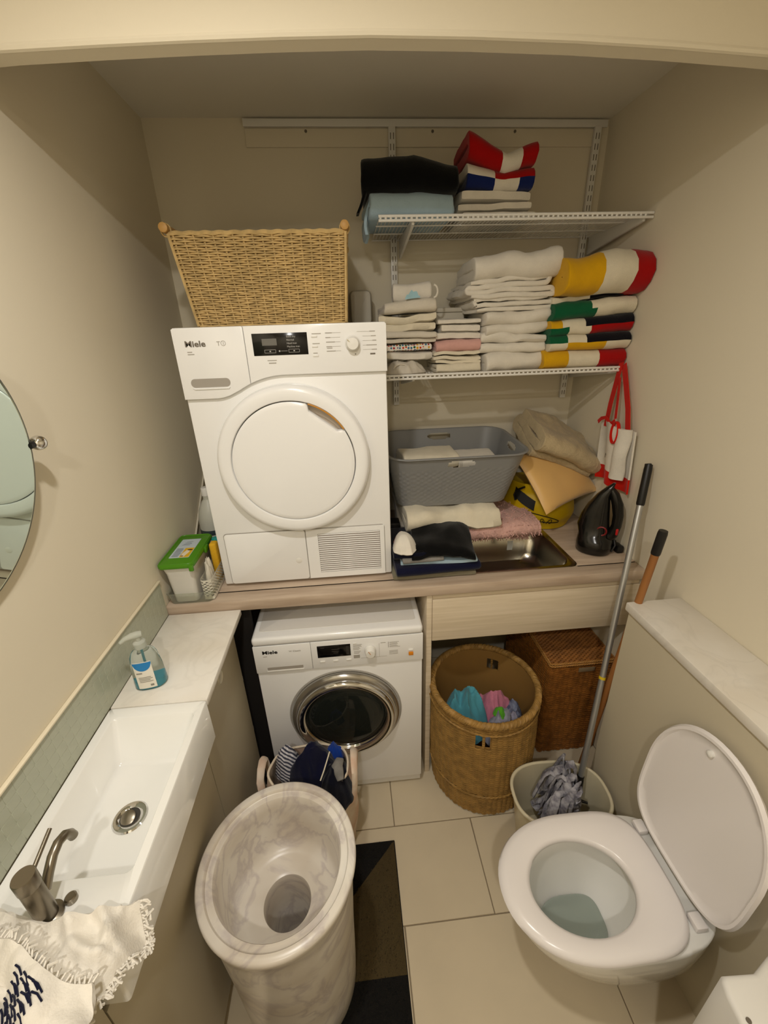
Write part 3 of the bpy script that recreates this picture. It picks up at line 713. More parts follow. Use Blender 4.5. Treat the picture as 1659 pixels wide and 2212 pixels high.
# ------------------------------------------------------------------ cloth
def folded(w, d, h, n=2, seed=0, front='fold', droop=0, amp=.006, mi=None, nx=18, lean=0, jit=.03, K=8, rz=0, c=(0, 0, 0), tilt=0, fill=1.0, sag=None, fuzz=0):
    """folded textile: a thick ribbon that zigzags in depth and height, swept across the width"""
    t_ = h/n; C = []; s0 = 0 if front == 'fold' else 1
    for i in range(n):
        fwd = (i+s0) % 2 == 0         # back -> front
        jj = nz(i*1.7, seed, 0)*jit*d
        ys = np.linspace(d/2-t_/2, -d/2+t_/2, K) if fwd else np.linspace(-d/2+t_/2, d/2-t_/2, K)
        for y in ys: C.append((y+jj*(1 if y < 0 else .3), (i+.5)*t_, i))
        if i < n-1:
            y_e = ys[-1]; sg = -1 if fwd else 1
            for a in (PI/6, PI/3, PI/2, 2*PI/3, 5*PI/6): C.append((y_e+jj+sg*t_*.5*math.sin(a)*1.05, (i+.5)*t_+t_*(1-math.cos(a))/2, i if a < PI/2 else i+1))
    m = len(C); nor = []
    for i in range(m):
        a, b = C[max(i-1, 0)], C[min(i+1, m-1)]
        dy, dz_ = b[0]-a[0], b[1]-a[1]; l = math.hypot(dy, dz_) or 1; nor.append((-dz_/l, dy/l))
    O = np.zeros((nx, m, 3)); I = np.zeros((nx, m, 3))
    for u in range(nx):
        f = u/(nx-1); f = .5-.5*math.cos(PI*f)*(.92+.08*abs(math.cos(PI*f)));
        x0 = (f-.5)*w
        e = min(u, nx-1-u); th = (.62, .9, .98)[e] if e < 3 else 1
        for i in range(m):
            y, z, l = C[i]; k = th*(.62 if i in (0, m-1) else (.9 if i in (1, m-2) else 1))
            x = x0*(1+.035*nz(l*2.3, seed+.5, y*3)) + lean*z
            dzn = amp*(nz(x*9, y*9, l*.35, seed)+.5*nz(x*22, y*20, l*.8, seed+2))*(.35+.65*z/h)
            dyn = amp*.9*nz(x*8, l*.9, 3.3, seed)
            dr_ = droop*max(0, (-y)/(d/2))**2
            if sag: dzn += sag(x/w, y/d)*(z/h)
            fz = fuzz*nz(x*110, (y+z*1.7)*110, z*90, seed) if fuzz else 0
            for A, sg in ((O, 1), (I, -1)):
                A[u, i] = (x, y+dyn+nor[i][0]*sg*(t_*.5*fill*k+fz), z+dzn-dr_+nor[i][1]*sg*(t_*.5*fill*k+fz))
    mb = MB().shell(O, I)
    if mi:
        mm_ = []; F = (nx-1)*(m-1)
        # colour per face: from its layer and place across the width
        for f_ in mb.f:
            ii = f_[0] % (nx*m); u, i = ii//m, ii % m
            u2 = max((q % (nx*m))//m for q in f_[:2]); fx = .5-.5*math.cos(PI*(min((q % (nx*m))//m for q in f_)+.5)/(nx-1))
            mm_.append(mi(fx, C[min(i, m-1)][2], C[min(i, m-1)][0]/d))
        mb.m = mm_
    M = Matrix.Translation(c) @ Matrix.Rotation(rz, 4, 'Z') @ Matrix.Rotation(tilt, 4, 'X')
    return mb.xf(M)

def crumple(rx, ry, h, seed=0, p=2.2, fold=.35, irr=.18, nr=22, ns=80, c=(0, 0, 0), rz=0, freq=9, flat=0, mi=None, base=0):
    """a loosely dropped garment: a ridged, irregular heap with a closed underside"""
    V = []; F = []
    for k in range(1, nr+1):
        q = k/nr
        for j in range(ns):
            a = 2*PI*j/ns
            rr = 1 + irr*nz(math.cos(a)*1.6, math.sin(a)*1.6, 0, seed)+irr*.5*nz(math.cos(a)*4, math.sin(a)*4, 5, seed)
            x, y = rx*q*rr*math.cos(a), ry*q*rr*math.sin(a)
            wx_ = x + .25*rx*nz(x*6, y*6, 1, seed); wy_ = y + .25*rx*nz(x*6, y*6, 7, seed)
            rd = 1-abs(nz(wx_*freq*2.2, wy_*freq*1.4, 2, seed))*2
            rd2 = 1-abs(nz(wx_*freq*4.6, wy_*freq*4.2, 4, seed))*2
            z = h*((1-q**p) + fold*(rd+.4*rd2)*(1-q**6)*.8)
            V.append((x, y, base+max(z, .004+.006*(1-q))))
    top = h*(1+fold*.3); V.append((0, 0, base+np.mean([v[2]-base for v in V[:ns]])))
    ci = len(V)-1
    for j in range(ns):
        F.append((ci, j, (j+1) % ns))
        for k in range(nr-1): F.append((k*ns+j, (k+1)*ns+j, (k+1)*ns+(j+1) % ns, k*ns+(j+1) % ns))
    o = len(V)
    for j in range(ns): x, y, z = V[(nr-1)*ns+j]; V.append((x*.96, y*.96, base))
    for j in range(ns): F.append(((nr-1)*ns+j, o+j, o+(j+1) % ns, (nr-1)*ns+(j+1) % ns))
    F.append([o+j for j in range(ns)])
    mb = MB().add(V, F)
    if mi: mb.m = [mi(*(np.mean([V[i] for i in f], 0))) for f in mb.f]
    return mb.xf(Matrix.Translation(c) @ Matrix.Rotation(rz, 4, 'Z'))
def towel(name, label, m, x0, x1, z0, z1, y=1.60, d=.24, cat='towel', group=None, **k):
    xc = (x0+x1)/2
    if k.pop('side', False):
        mb = folded(d, x1-x0, z1-z0, c=(xc, y+d/2, z0), rz=PI/2, **k)
    else:
        k.setdefault('rz', .07*math.sin(k.get('seed', 0)*2.3)); mb = folded(x1-x0, d, z1-z0, c=(xc, y+d/2, z0), **k)
    return solo(name, mb, m, label, cat, (xc, y+d/2, z0), group, smooth=75)

# ------------------------------------------------------------------ shelving
S1, S2 = 2.134, 1.655; YS = 1.553; SXA, SXB = .131, R-.004
t = thing('shelf_rack', 'white hang track, slotted uprights and brackets on the back wall', 'shelf rack', (.6, B, 1.5))
part('hang_track', MB().box((-.307, B-.013, 2.481), (1.03, B-.0065, 2.503), .001), WHITE_PL, t)
for x in (.218, .992):
    u = part('upright', MB().box((x-.0125, B-.0205, 1.50), (x+.0125, B-.0065, 2.4805), .001), WHITE_PL, t)
    sl = MB()
    for i in range(30):
        z = 1.515 + i*.032
        for s in (-.0055, .0055): sl.box((x+s-.0014, B-.0211, z), (x+s+.0014, B-.0200, z+.0185))
    part('slots', sl, PRINT_D, u, kind='stuff')
for zz in (S1, S2):
    for x in (.242, 1.016):
        y0, y1 = YS+.012, B-.021
        part('bracket', MB().prism([(y1, zz-.066), (y1, zz-.0035), (y0, zz-.0035), (y0, zz-.020), (y0+.02, zz-.024)], 'x', x-.0045, x+.0045, .0008), WHITE_PL, t)
def wire_shelf(z, label):
    t = thing('wire_shelf', label, 'shelf', ((SXA+SXB)/2, 1.74, z), 'white wire shelves on the back wall')
    fr = MB()
    for dz_ in (0.001, -.011): part('front_rail', MB().cyl((SXA, YS, z+dz_), (SXB, YS, z+dz_), .0042, seg=10), WHITE_PL, t)
    ct = MB()
    for i in range(int((SXB-SXA)/.0165)):
        x = SXA+.006+i*.0165
        ct.cyl((x, YS+.0005, z-.011), (x, YS+.0005, z+.001), .0036, seg=5)
    part('rail_ties', ct, WHITE_PL, t, kind='stuff')
    ws = MB(); i = 0
    while SXA+.004+i*.0125 < SXB:
        x = SXA+.004+i*.0125; ws.cyl((x, YS, z+.0005), (x, B-.014, z+.0005), .0014, seg=5); i += 1
    part('wires', ws, WHITE_PL, t, kind='stuff')
    for y in (1.67, 1.79, B-.016): part('cross_rod', MB().cyl((SXA, y, z-.002), (SXB, y, z-.002), .0026, seg=8), WHITE_PL, t)
wire_shelf(S1, 'upper white wire shelf carrying the black towel and striped towel')
wire_shelf(S2, 'lower white wire shelf carrying the stacks of white towels')
zt1, zt2 = S1+.0022, S2+.0022
# upper shelf
towel('folded_towel', 'light blue folded towel under the black towel, upper shelf', F_LBLUE, .100, .374, zt1, 2.212, y=1.60, d=.27, n=2, seed=1, amp=.007)
towel('folded_towel', 'black towel folded on top of the light blue towel', F_BLACK, .094, .398, 2.205, 2.300, y=1.592, d=.28, n=2, seed=2, amp=.012, sag=lambda x, y: -.030*max(0, x)*2 if x > 0 else 0)
bk = MB(); O = np.zeros((8, 5, 3)); I = O.copy()
for i in range(8):
    for j in range(5):
        f = i/7; O[i, j] = (.103-.038*f**1.6+.010*math.sin(j*1.3)*(1-f), 1.60+.022*j*(1-.55*f), 2.262-.108*f); I[i, j] = O[i, j]+np.array([.008, .003, .001])
part('hanging_corner', bk.shell(O, I), F_BLACK, bpy.data.objects['folded_towel.001'])
bl = MB(); O = np.zeros((9, 7, 3)); I = O.copy()
for i in range(9):
    for j in range(7):
        f = i/8; O[i, j] = (.112-.020*math.sin(f*2.2)-.004*math.cos(j*2), 1.615+.026*j, 2.190-.092*f+.012*math.sin(j*1.5)*f); I[i, j] = O[i, j]+np.array([.009, 0, 0])
part('hanging_corner', bl.shell(O, I), F_LBLUE, bpy.data.objects['folded_towel'])
towel('folded_towel', 'white towel at the bottom of the upper shelf stack below the striped towel', F_WHITE, .412, .662, zt1, 2.158, y=1.60, d=.25, n=1, seed=4, amp=.004)
towel('folded_towel', 'white towel in the middle of the upper shelf stack below the striped towel', F_WHITE, .410, .648, 2.158, 2.185, y=1.60, d=.25, n=1, seed=5, amp=.005)
towel('folded_towel', 'white towel directly under the red, white and blue striped towel', F_WHITE, .400, .640, 2.184, 2.220, y=1.605, d=.25, n=1, seed=6, amp=.007)
ICE = [F_RED, F_WHITE, F_BLUE]
def mi_flag(fx, l, y):
    if l >= 2: return 0 if fx < .46 or fx > .80 else 1
    if l == 1: return 1 if fx < .40 else (0 if fx < .80 else 0)
    return 2 if (fx < .40 or fx > .78) else 1
towel('striped_towel', 'folded towel in red, white and blue stripes on the upper shelf stack', ICE, .428, .648, 2.218, 2.338, y=1.615, d=.22, n=4, seed=8, amp=.010, nx=40, mi=mi_flag, sag=lambda x, y: (-.030 + .042*abs(x-.05)*2 - .030*x), jit=.06)
# lower shelf: stack 1 (small cloths)
g = 'small cloths on the lower shelf'
tw_ = lambda lab, m, x0, x1, z0, z1, **k: towel(k.pop('nm', 'folded_cloth'), lab, m, x0, x1, z0, z1, cat='cloth', group=g, **k)
lp = solo('crumpled_cloth', crumple(.085, .085, .034, 11, c=(.215, 1.655, zt2), fold=.5), F_OFF, 'off-white crumpled cloth with a loop at the bottom of the leftmost stack', 'cloth', (.215, 1.655, zt2), g, smooth=60)
part('loop', MB().tube([(.178+.022+.026*math.cos(a), 1.592+.004*math.sin(a*2), zt2+.019+.0165*math.sin(a)) for a in np.linspace(0, 2*PI, 24)[:-1]], .0035, 8, closed=True), F_OFF, lp)
tw_('white cloth just below the spotted muslin, leftmost stack', F_WHITE, .150, .318, 1.703, 1.735, n=1, seed=12, amp=0.0085, d=.17, nx=22, fuzz=.0008)
DOT = mat('spotted_muslin', '#e6dfd2', .95)
nt = DOT.node_tree; bsd = nt.nodes['Principled BSDF']
tc = nt.nodes.new('ShaderNodeTexCoord'); vo = nt.nodes.new('ShaderNodeTexVoronoi'); vo.inputs['Scale'].default_value = 95; vo.inputs['Randomness'].default_value = .35
ls = nt.nodes.new('ShaderNodeMath'); ls.operation = 'LESS_THAN'; ls.inputs[1].default_value = .40
hs_ = nt.nodes.new('ShaderNodeValToRGB'); hs_.color_ramp.interpolation = 'CONSTANT'
for i, c in enumerate(('#a3182a', '#3c6b8c', '#1f5f43', '#d9a015', '#c93a14', '#4d4a86')):
    e = hs_.color_ramp.elements[i] if i < 2 else hs_.color_ramp.elements.new(i/6); e.position = i/6; e.color = lin(c)
mx = nt.nodes.new('ShaderNodeMix'); mx.data_type = 'RGBA'; mx.inputs['A'].default_value = lin('#e6dfd2')
sp = nt.nodes.new('ShaderNodeSeparateColor')
nt.links.new(tc.outputs['Object'], vo.inputs['Vector']); nt.links.new(vo.outputs['Distance'], ls.inputs[0]); nt.links.new(vo.outputs['Color'], sp.inputs['Color'])
nt.links.new(sp.outputs[0], hs_.inputs['Fac']); nt.links.new(hs_.outputs['Color'], mx.inputs['B']); nt.links.new(ls.outputs[0], mx.inputs['Factor']); nt.links.new(mx.outputs['Result'], bsd.inputs['Base Color'])
tw_('white muslin with bright coloured spots, leftmost stack', DOT, .140, .322, 1.735, 1.763, n=1, seed=13, amp=0.0085, d=.17, nx=22, fuzz=.0008)
tw_('lower of two thin off-white cloths above the spotted muslin', F_OFF, .142, .330, 1.762, 1.781, n=1, seed=14, amp=0.0068, d=.18, nx=22, fuzz=.0008)
tw_('upper of two thin off-white cloths above the spotted muslin', F_OFF, .146, .332, 1.780, 1.801, n=2, seed=15, amp=0.0068, d=.18, nx=22, fuzz=.0008)
tw_('thick cream cloth in the middle of the leftmost stack', F_CREAM, .130, .336, 1.800, 1.866, n=2, seed=16, amp=0.0136, d=.19, front='open', sag=lambda x, y: -.018*(1-4*x*x)+.010*x)
tw_('off-white cloth drooping left under the one with a blue print', F_OFF, .140, .322, 1.862, 1.902, n=2, seed=17, amp=0.0136, d=.17, sag=lambda x, y: -.016*max(0, -x)*2)
fc = tw_('white face cloth with a pale blue print on top of the leftmost stack', F_WHITE, .182, .318, 1.896, 1.958, n=1, seed=18, amp=0.0102, d=.13, sag=lambda x, y: .028*abs(x)-.010)
part('print', MB().add([(.218+.052*q/9+.0, 1.5895-.0016*math.sin(q), 1.903+.0005*q+ (0 if r else .024*math.sin(PI*(q+.5)/10)+.004*math.sin(q*2.1))) for r in (1, 0) for q in range(10)], [(q, q+1, 11+q, 10+q) for q in range(9)]), mat('print_blue', '#9ec4cf', .9), fc, 'pale blue printed motif')
part('loop', MB().tube([(.322+.014*math.cos(a), 1.615, 1.928+.020*math.sin(a)) for a in np.linspace(-PI/2, PI/2, 12)], .0035, 8), F_WHITE, fc)
# stack 2
tw_('ribbed cream cloth bunched at the bottom of the second stack from left', F_CREAM, .330, .496, zt2, 1.700, n=3, seed=21, rz=0, amp=0.0102, d=.17, y=1.585)
tw_('cream cloth lying over the ribbed cream bunch', F_CREAM, .322, .496, 1.699, 1.733, n=2, seed=22, rz=0, amp=0.0153, d=.17, front='open', y=1.585)
tw_('pink cloth in the second stack from left', F_PINK, .330, .496, 1.730, 1.768, n=2, seed=23, rz=0, amp=0.0102, d=.18, nx=22, fuzz=.0008)
tw_('white cloth directly above the pink cloth', F_WHITE, .332, .496, 1.767, 1.795, n=1, seed=24, rz=0, amp=0.0068, d=.18, nx=22, fuzz=.0008)
tw_('thick white cloth under the thin topmost one, second stack from left', F_WHITE, .352, .496, 1.794, 1.824, n=1, seed=25, rz=0, amp=0.0068, d=.18, nx=22, fuzz=.0008)
tw_('thin white cloth topmost in the second stack from left', F_WHITE, .338, .496, 1.822, 1.840, n=1, seed=26, rz=0, amp=0.0085, d=.18, nx=22, fuzz=.0008)
# behind
solo('white_box', MB().box((.345, 1.76, zt2), (.475, 1.86, 1.866), .006).box((.342, 1.757, 1.866), (.478, 1.863, 1.882), .004), mat('box_white', '#cfc8b8', .6), 'plain white lidded box behind the second cloth stack', 'box', (.41, 1.81, zt2))
solo('white_pouch', MB().prism(rrect(.030, .117, 1.830, 1.955, .02), 'y', 1.80, 1.86, .02), mat('pouch_white', '#cfc8b8', .8), 'pale fabric pouch on the dryer top right of the seagrass basket', 'pouch', (.073, 1.83, 1.83))
# stack 3: big white towels
g3 = 'big white towels on the lower shelf'
t3 = [(.503, .728, zt2, 1.722, 2, 'bottom white towel of the big white stack', 31, 0, 0), (.503, .742, 1.718, 1.784, 4, 'second white towel from the bottom of the big white stack', 32, 0, 0), (.503, .732, 1.780, 1.820, 2, 'third white towel from the bottom of the big white stack', 33, .1, 0),
      (.500, .734, 1.815, 1.863, 2, 'middle white towel of the big white stack', 34, .1, 0), (.458, .744, 1.858, 1.903, 3, 'third white towel from the top of the big white stack', 35, .18, 1), (.436, .742, 1.897, 1.968, 4, 'loosely rolled white towel second from top of the big white stack', 36, .26, 1), (.458, .754, 1.958, 2.036, 2, 'topmost white towel with a woven border band in the big stack', 37, .2, 0)]
for (x0, x1, z0, z1, n_, lab, sd, tl, sd_) in t3:
    if sd_: towel('bath_towel', lab, F_WHITE, x0, x1, z0, z1, y=1.585, d=.28, n=n_, seed=sd, amp=.014, group=g3, side=True, K=10, sag=(lambda x, y, tl=tl: tl*.12*(-y)), jit=.10, fuzz=.0008)
    else: towel('bath_towel', lab, F_WHITE, x0, x1, z0, z1, y=1.585+.006*math.sin(sd), d=.28, n=n_, seed=sd, amp=.016, group=g3, sag=(lambda x, y, tl=tl: tl*.12*x-.02*max(0, -x-.3)), nx=24, fuzz=.0008)
bt = bpy.data.objects['bath_towel.006']
part('border_band', MB().box((.597, 1.580, 1.975), (.630, 1.60, 2.018), .006), mat('band_white', '#ece6da', .8), bt)
# stack 4: striped
ST = [F_YEL, F_CREAM, F_RED, F_GRN, F_BLK2]
towel('striped_towel', 'bottom striped towel with yellow, white and red bands beside the big white stack', ST, .722, 1.036, zt2, 1.722, y=1.566, d=.29, n=2, seed=41, amp=.006, nx=40, rz=0, mi=lambda fx, l, y: 0 if fx < .30 else (1 if fx < .66 else 2))
def mi_mid(fx, l, y):
    return [lambda: 0 if .22 < fx < .70 else 1, lambda: (3 if fx < .2 else 1) if fx < .45 else 4, lambda: 3 if fx < .2 else (1 if fx < .48 else 2), lambda: 0 if fx < .13 else (1 if fx < .42 else 4),
            lambda: 3 if fx < .50 else 1, lambda: 3 if fx < .44 else 1, lambda: 1 if fx < .46 else (4 if fx < .86 else 2)][min(l, 6)]()
towel('striped_towel', 'middle striped towel with green, black and red layers beside the big white stack', ST, .735, 1.036, 1.720, 1.912, y=1.556, d=.28, n=7, seed=42, amp=.010, nx=44, mi=mi_mid, sag=lambda x, y: .030*x, jit=.06, fill=1.06, rz=0)
def mi_top(fx, l, y): return 0 if fx < .40 else (1 if fx < .78 else 2)
towel('striped_towel', 'top striped towel with a thick yellow, white and red fold by the right wall', ST, .745, 1.040, 1.902, 2.024, y=1.520, d=.30, n=2, seed=43, amp=.014, nx=44, mi=mi_top, sag=lambda x, y: .030*x-.004, fill=1.05, rz=0)

# ------------------------------------------------------------------ on the worktop, left of the dryer
def taper_loop(x0, x1, y0, y1, r, z, n=5): return [(x, y, z) for x, y in rrect(x0, x1, y0, y1, r, n)]
def rings_mb(rings, close_bottom=True, close_top=False):
    n = len(rings[0]); V = [p for r in rings for p in r]; F = []
    for a in range(len(rings)-1):
        for i in range(n): F.append((a*n+i, a*n+(i+1) % n, (a+1)*n+(i+1) % n, (a+1)*n+i))
    if close_bottom: F.append(list(range(n))[::-1])
    if close_top: F.append([(len(rings)-1)*n+i for i in range(n)])
    return MB().add(V, F)
zc = Zc + .0006
CLEAR = mat('clear_plastic', '#eef0e8', .15, trans=.92, ior=1.05)
t = thing('clear_tray', 'clear plastic tray on the worktop holding the green-lidded tub', 'tray', (-.572, 1.33, zc))
part('tray_wall', rings_mb([taper_loop(-.636, -.502, 1.225, 1.47, .014, zc), taper_loop(-.645, -.491, 1.220, 1.485, .014, zc+.040), taper_loop(-.6435, -.4925, 1.2215, 1.4835, .014, zc+.040), taper_loop(-.6345, -.5035, 1.2265, 1.4685, .013, zc+.002)], True, True), CLEAR, t, recalc=True)
part('tray_rim', MB().tube(taper_loop(-.6455, -.4905, 1.2195, 1.4855, .014, zc+.041), .0009, 6, closed=True), CLEAR, t)
t = thing('lidded_tub', 'white plastic tub with a bright green lid left of the dryer', 'tub', (-.59, 1.33, zc+.003))
tz = zc + .003
part('tub_body', rings_mb([taper_loop(-.624, -.548, 1.232, 1.415, .014, tz), taper_loop(-.632, -.542, 1.226, 1.425, .016, tz+.11), taper_loop(-.640, -.537, 1.222, 1.432, .018, tz+.136)], True, True), mat('tub_white', '#e2ded4', .35, trans=.1), t)
GL = mat('lid_green', '#4d8a14', .35)
ld = part('lid', MB().prism(rrect(-.647, -.531, 1.212, 1.440, .018), 'z', tz+.1365, tz+.152, .004), GL, t)
part('lid_ridge', MB().tube(taper_loop(-.642, -.536, 1.217, 1.435, .016, tz+.152), .0026, 6, closed=True), GL, ld)
part('lid_clip', MB().box((-.545, 1.206, tz+.128), (-.530, 1.216, tz+.150), .003).box((-.535, 1.33, tz+.128), (-.525, 1.36, tz+.150), .003), GL, ld)
LB = part('label', MB().prism(rrect(-.625, -.560, 1.262, 1.400, .003), 'z', tz+.1521, tz+.1526), mat('label_blue', '#c3cfd8', .4), ld, 'pale printed label')
part('label_picture', MB().prism(rrect(-.592, -.5615, 1.264, 1.330, .002), 'z', tz+.1526, tz+.1529), mat('label_yellow', '#e3b41c', .4), LB)
part('label_figure', MB().prism([(-.588, 1.27), (-.578, 1.267), (-.570, 1.30), (-.573, 1.318), (-.583, 1.312), (-.59, 1.292)], 'z', tz+.1529, tz+.1531), mat('label_cream', '#eadfc6', .5), LB)
pm = MB()
for i in range(7): pm.box((-.619, 1.270+.009*i, tz+.1526), (-.598+.001*(i % 3), 1.2745+.009*i, tz+.1530))
for i in range(4): pm.box((-.612+.003*i, 1.352+.008*i, tz+.1526), (-.585+.004*(i % 2), 1.3545+.008*i, tz+.1530))
part('label_print', pm, mat('label_ink', '#7c8592', .5), LB, kind='stuff')
pm = MB().lathe([(.0001, .0004), (.009, .0003), (.009, 0)], (-.572, 1.315, tz+.1531), seg=12, sy=.5).lathe([(.0001, .0004), (.005, .0003), (.005, 0)], (-.585, 1.272, tz+.1531), seg=12, sy=.5)
part('label_mark', pm, mat('label_brown', '#4a2a16', .5), LB)
t = thing('mesh_basket', 'slim white mesh basket wedged between the green-lidded tub and dryer', 'basket', (-.507, 1.33, zc+.0025))
U_, V_ = 60, 14
P, N = rect_path(-.529, -.494, 1.234, 1.455, .010, U_)
def mbs(d): return np.stack([np.concatenate([P+N*(.006*z/.075-d)*np.array([.25, 1]), np.full((U_, 1), zc+.0032+z)], 1) for z in np.linspace(0, .078, V_)], 1)
mk = np.ones((U_, V_-1), bool)
for u in range(U_):
    for v in range(2, V_-2):
        if (u+v) % 2 == 0: mk[u, v] = False
part('mesh_wall', MB().shell(mbs(0), mbs(.0013), mk, cu=True), mat('mesh_white', '#dcd8c8', .4), t)
part('base', MB().box((-.528, 1.235, zc+.0032), (-.495, 1.454, zc+.005)), MATS['mesh_white'], t)
solo('plastic_bag', crumple(.014, .040, .088, 51, c=(-.5115, 1.283, zc+.0065), fold=.45, p=4, freq=22, irr=.1), mat('bag_white', '#e6dfcf', .4, trans=.15), 'crumpled white plastic bag in the slim mesh basket', 'bag', (-.5115, 1.283, zc+.0065), smooth=60)
solo('sponge_pad', MB().box((-.5185, 1.338, zc+.006), (-.4945, 1.372, zc+.160), .007, seg=3), mat('sponge_yellow', '#dfac22', .9, bump=.4, bscale=120), 'yellow sponge pad standing in the slim mesh basket', 'sponge', (-.5065, 1.355, zc+.006))
t = thing('small_bottle', 'small dark bottle with a teal cap in the mesh basket', 'bottle', (-.511, 1.40, zc+.006))
part('bottle_body', MB().lathe([(.0001, 0), (.0145, .001), (.0145, .10), (.008, .116), (.008, .122)], (-.5115, 1.395, zc+.006), seg=24), mat('bottle_dark', '#2c2a26', .3), t)
part('bottle_label', MB().lathe([(.0148, .03), (.0148, .085)], (-.5115, 1.395, zc+.006), seg=24), mat('label_rust', '#8a4a1e', .5), t)
part('cap', MB().lathe([(.012, .1225), (.012, .150), (.0105, .152), (.0001, .152)], (-.5115, 1.395, zc+.006), seg=24), mat('cap_teal', '#0f8f86', .4), t)
part('cap_ring', MB().lathe([(.0126, .118), (.0126, .1225), (.006, .1225)], (-.5115, 1.395, zc+.006), seg=24), WHITE_PL, t)
t = thing('detergent_bottle', 'white plastic bottle with a dark label band behind the green-lidded tub', 'bottle', (-.580, 1.60, zc))
part('bottle_body', MB().lathe([(.0001, 0), (.045, .002), (.047, .02), (.047, .15), (.040, .19), (.022, .225), (.014, .235), (.014, .25)], (-.585, 1.60, zc), seg=40), mat('bottle_white', '#d7d6c8', .4, trans=.15), t)
part('bottle_label', MB().lathe([(.0474, .092), (.0476, .093), (.0476, .112), (.0474, .113)], (-.585, 1.60, zc), seg=40), mat('label_slate', '#3f4a4c', .4), t)
part('cap', MB().lathe([(.016, .250), (.016, .28), (.014, .283), (.0001, .283)], (-.585, 1.60, zc), seg=24), WHITE_PL, t)
solo('dark_bottle', MB().lathe([(.0001, 0), (.028, .002), (.029, .10), (.022, .125), (.011, .135), (.011, .16), (.0001, .162)], (-.520, 1.522, zc), seg=32), mat('slate_plastic', '#2f383c', .35), 'dark grey bottle behind the teal-capped bottle beside the dryer', 'bottle', (-.520, 1.522, zc))
solo('thin_rod', MB().cyl((-.6475, 1.462, zc+.004), (-.6475, 1.86, 1.312), .0042, seg=10), mat('rod_pale', '#d8cfba', .5), 'thin pale rod leaning along the left wall behind the green-lidded tub', 'rod', (-.6475, 1.5, zc))

# soap bottle
t = thing('soap_bottle', 'clear hand soap pump bottle with blue liquid on the white stone top', 'soap bottle', (-.575, .90, Zl+.0004))
zs_ = Zl+.0006; MS = Matrix.Translation((-.575, .905, zs_)) @ Matrix.Rotation(math.radians(10), 4, 'Z')
def el(rx, ry, z, n=40, e=2.6): return [(rx*math.copysign(abs(math.cos(a))**(2/e), math.cos(a)), ry*math.copysign(abs(math.sin(a))**(2/e), math.sin(a)), z) for a in np.linspace(0, 2*PI, n+1)[:-1]]
part('bottle_body', rings_mb([el(.036, .024, 0), el(.039, .026, .004), el(.037, .025, .06), el(.032, .022, .098), el(.026, .019, .110), el(.013, .012, .118), el(.012, .012, .126)], True, True).xf(MS), mat('clear_bottle', '#e4ece8', .06, trans=.92, ior=1.12), t, smooth=60)
part('liquid', rings_mb([el(.034, .0225, .0015), el(.0365, .024, .005), el(.0362, .0240, .024)], True, True).xf(MS), mat('liquid_blue', '#2fb4cf', .2, trans=.35, ior=1.1), t, smooth=60)
LBL = MB()
def lab_pts(z0f, z1f, off, xs): 
    return [( x, -(.0262-.0028*z/.1+off)*math.sqrt(max(0, 1-(abs(x)/.0385)**2.6))**.9 if True else 0, z) for z in (z0f, z1f) for x in xs]
xs_ = np.linspace(-.024, .020, 12)
LBm = part('label', MB().add([( x, -(.0268-.003*z/.1)*(max(0, 1-(abs(x)/.039)**2.6))**(1/2.6), z) for z in (.008, .04, .072, .092) for x in xs_], [(r*12+i, r*12+i+1, r*12+12+i+1, r*12+12+i) for r in range(3) for i in range(11)]).xf(MS), mat('soap_label', '#ece6d8', .4), t, 'white label with a blue half disc', recalc=False)
hd = []
for i, x in enumerate(xs_): hd.append((x, .090, .090-.026*math.sqrt(max(0, 1-((x+.002)/.0225)**2))))
yy_ = lambda x, z: -(.0273-.003*z/.1)*(max(0, 1-(abs(x)/.039)**2.6))**(1/2.6)
part('label_half_disc', MB().add([(x, yy_(x, zt_), zt_) for x, zt_, zb_ in hd]+[(x, yy_(x, zb_), min(zb_, zt_-.0005)) for x, zt_, zb_ in hd], [(i, i+1, 13+i, 12+i) for i in range(11)]).xf(MS), mat('soap_blue', '#1f7fc0', .4), LBm, recalc=False)
pm = MB()
for z, x0, x1, h_ in ((.056, -.020, -.006, .0035), (.043, -.018, .012, .0016), (.0385, -.018, .015, .0016), (.034, -.017, .009, .0016), (.029, -.017, .015, .0016), (.014, .006, .014, .006)):
    n = 6; q = np.linspace(x0, x1, n); pm.add([(x, yy_(x, zz)-.0002, zz) for zz in (z, z+h_) for x in q], [(i, i+1, n+i+1, n+i) for i in range(n-1)])
part('label_print', pm.xf(MS), mat('soap_ink', '#8c877c', .5), LBm, recalc=False, kind='stuff')
PUMP = mat('pump_clear', '#e2e4da', .2, trans=.55, ior=1.15)
part('pump_collar', MB().lathe([(.0001, .124), (.0150, .124), (.0150, .140), (.012, .143), (.006, .144), (.006, .156), (.0001, .156)], (0, 0, 0), seg=28).xf(MS), PUMP, t)
part('pump_head', MB().tube([(.010, .003, .161), (0, 0, .162), (-.012, -.004, .163), (-.026, -.009, .161), (-.037, -.013, .154)], [.0075, .0095, .0085, .006, .0045], 12).xf(MS), PUMP, t)
part('dip_tube', MB().cyl((0, 0, .006), (0, 0, .122), .003, seg=10).xf(MS), mat('tube_teal', '#3f9fb0', .3, trans=.3), t)

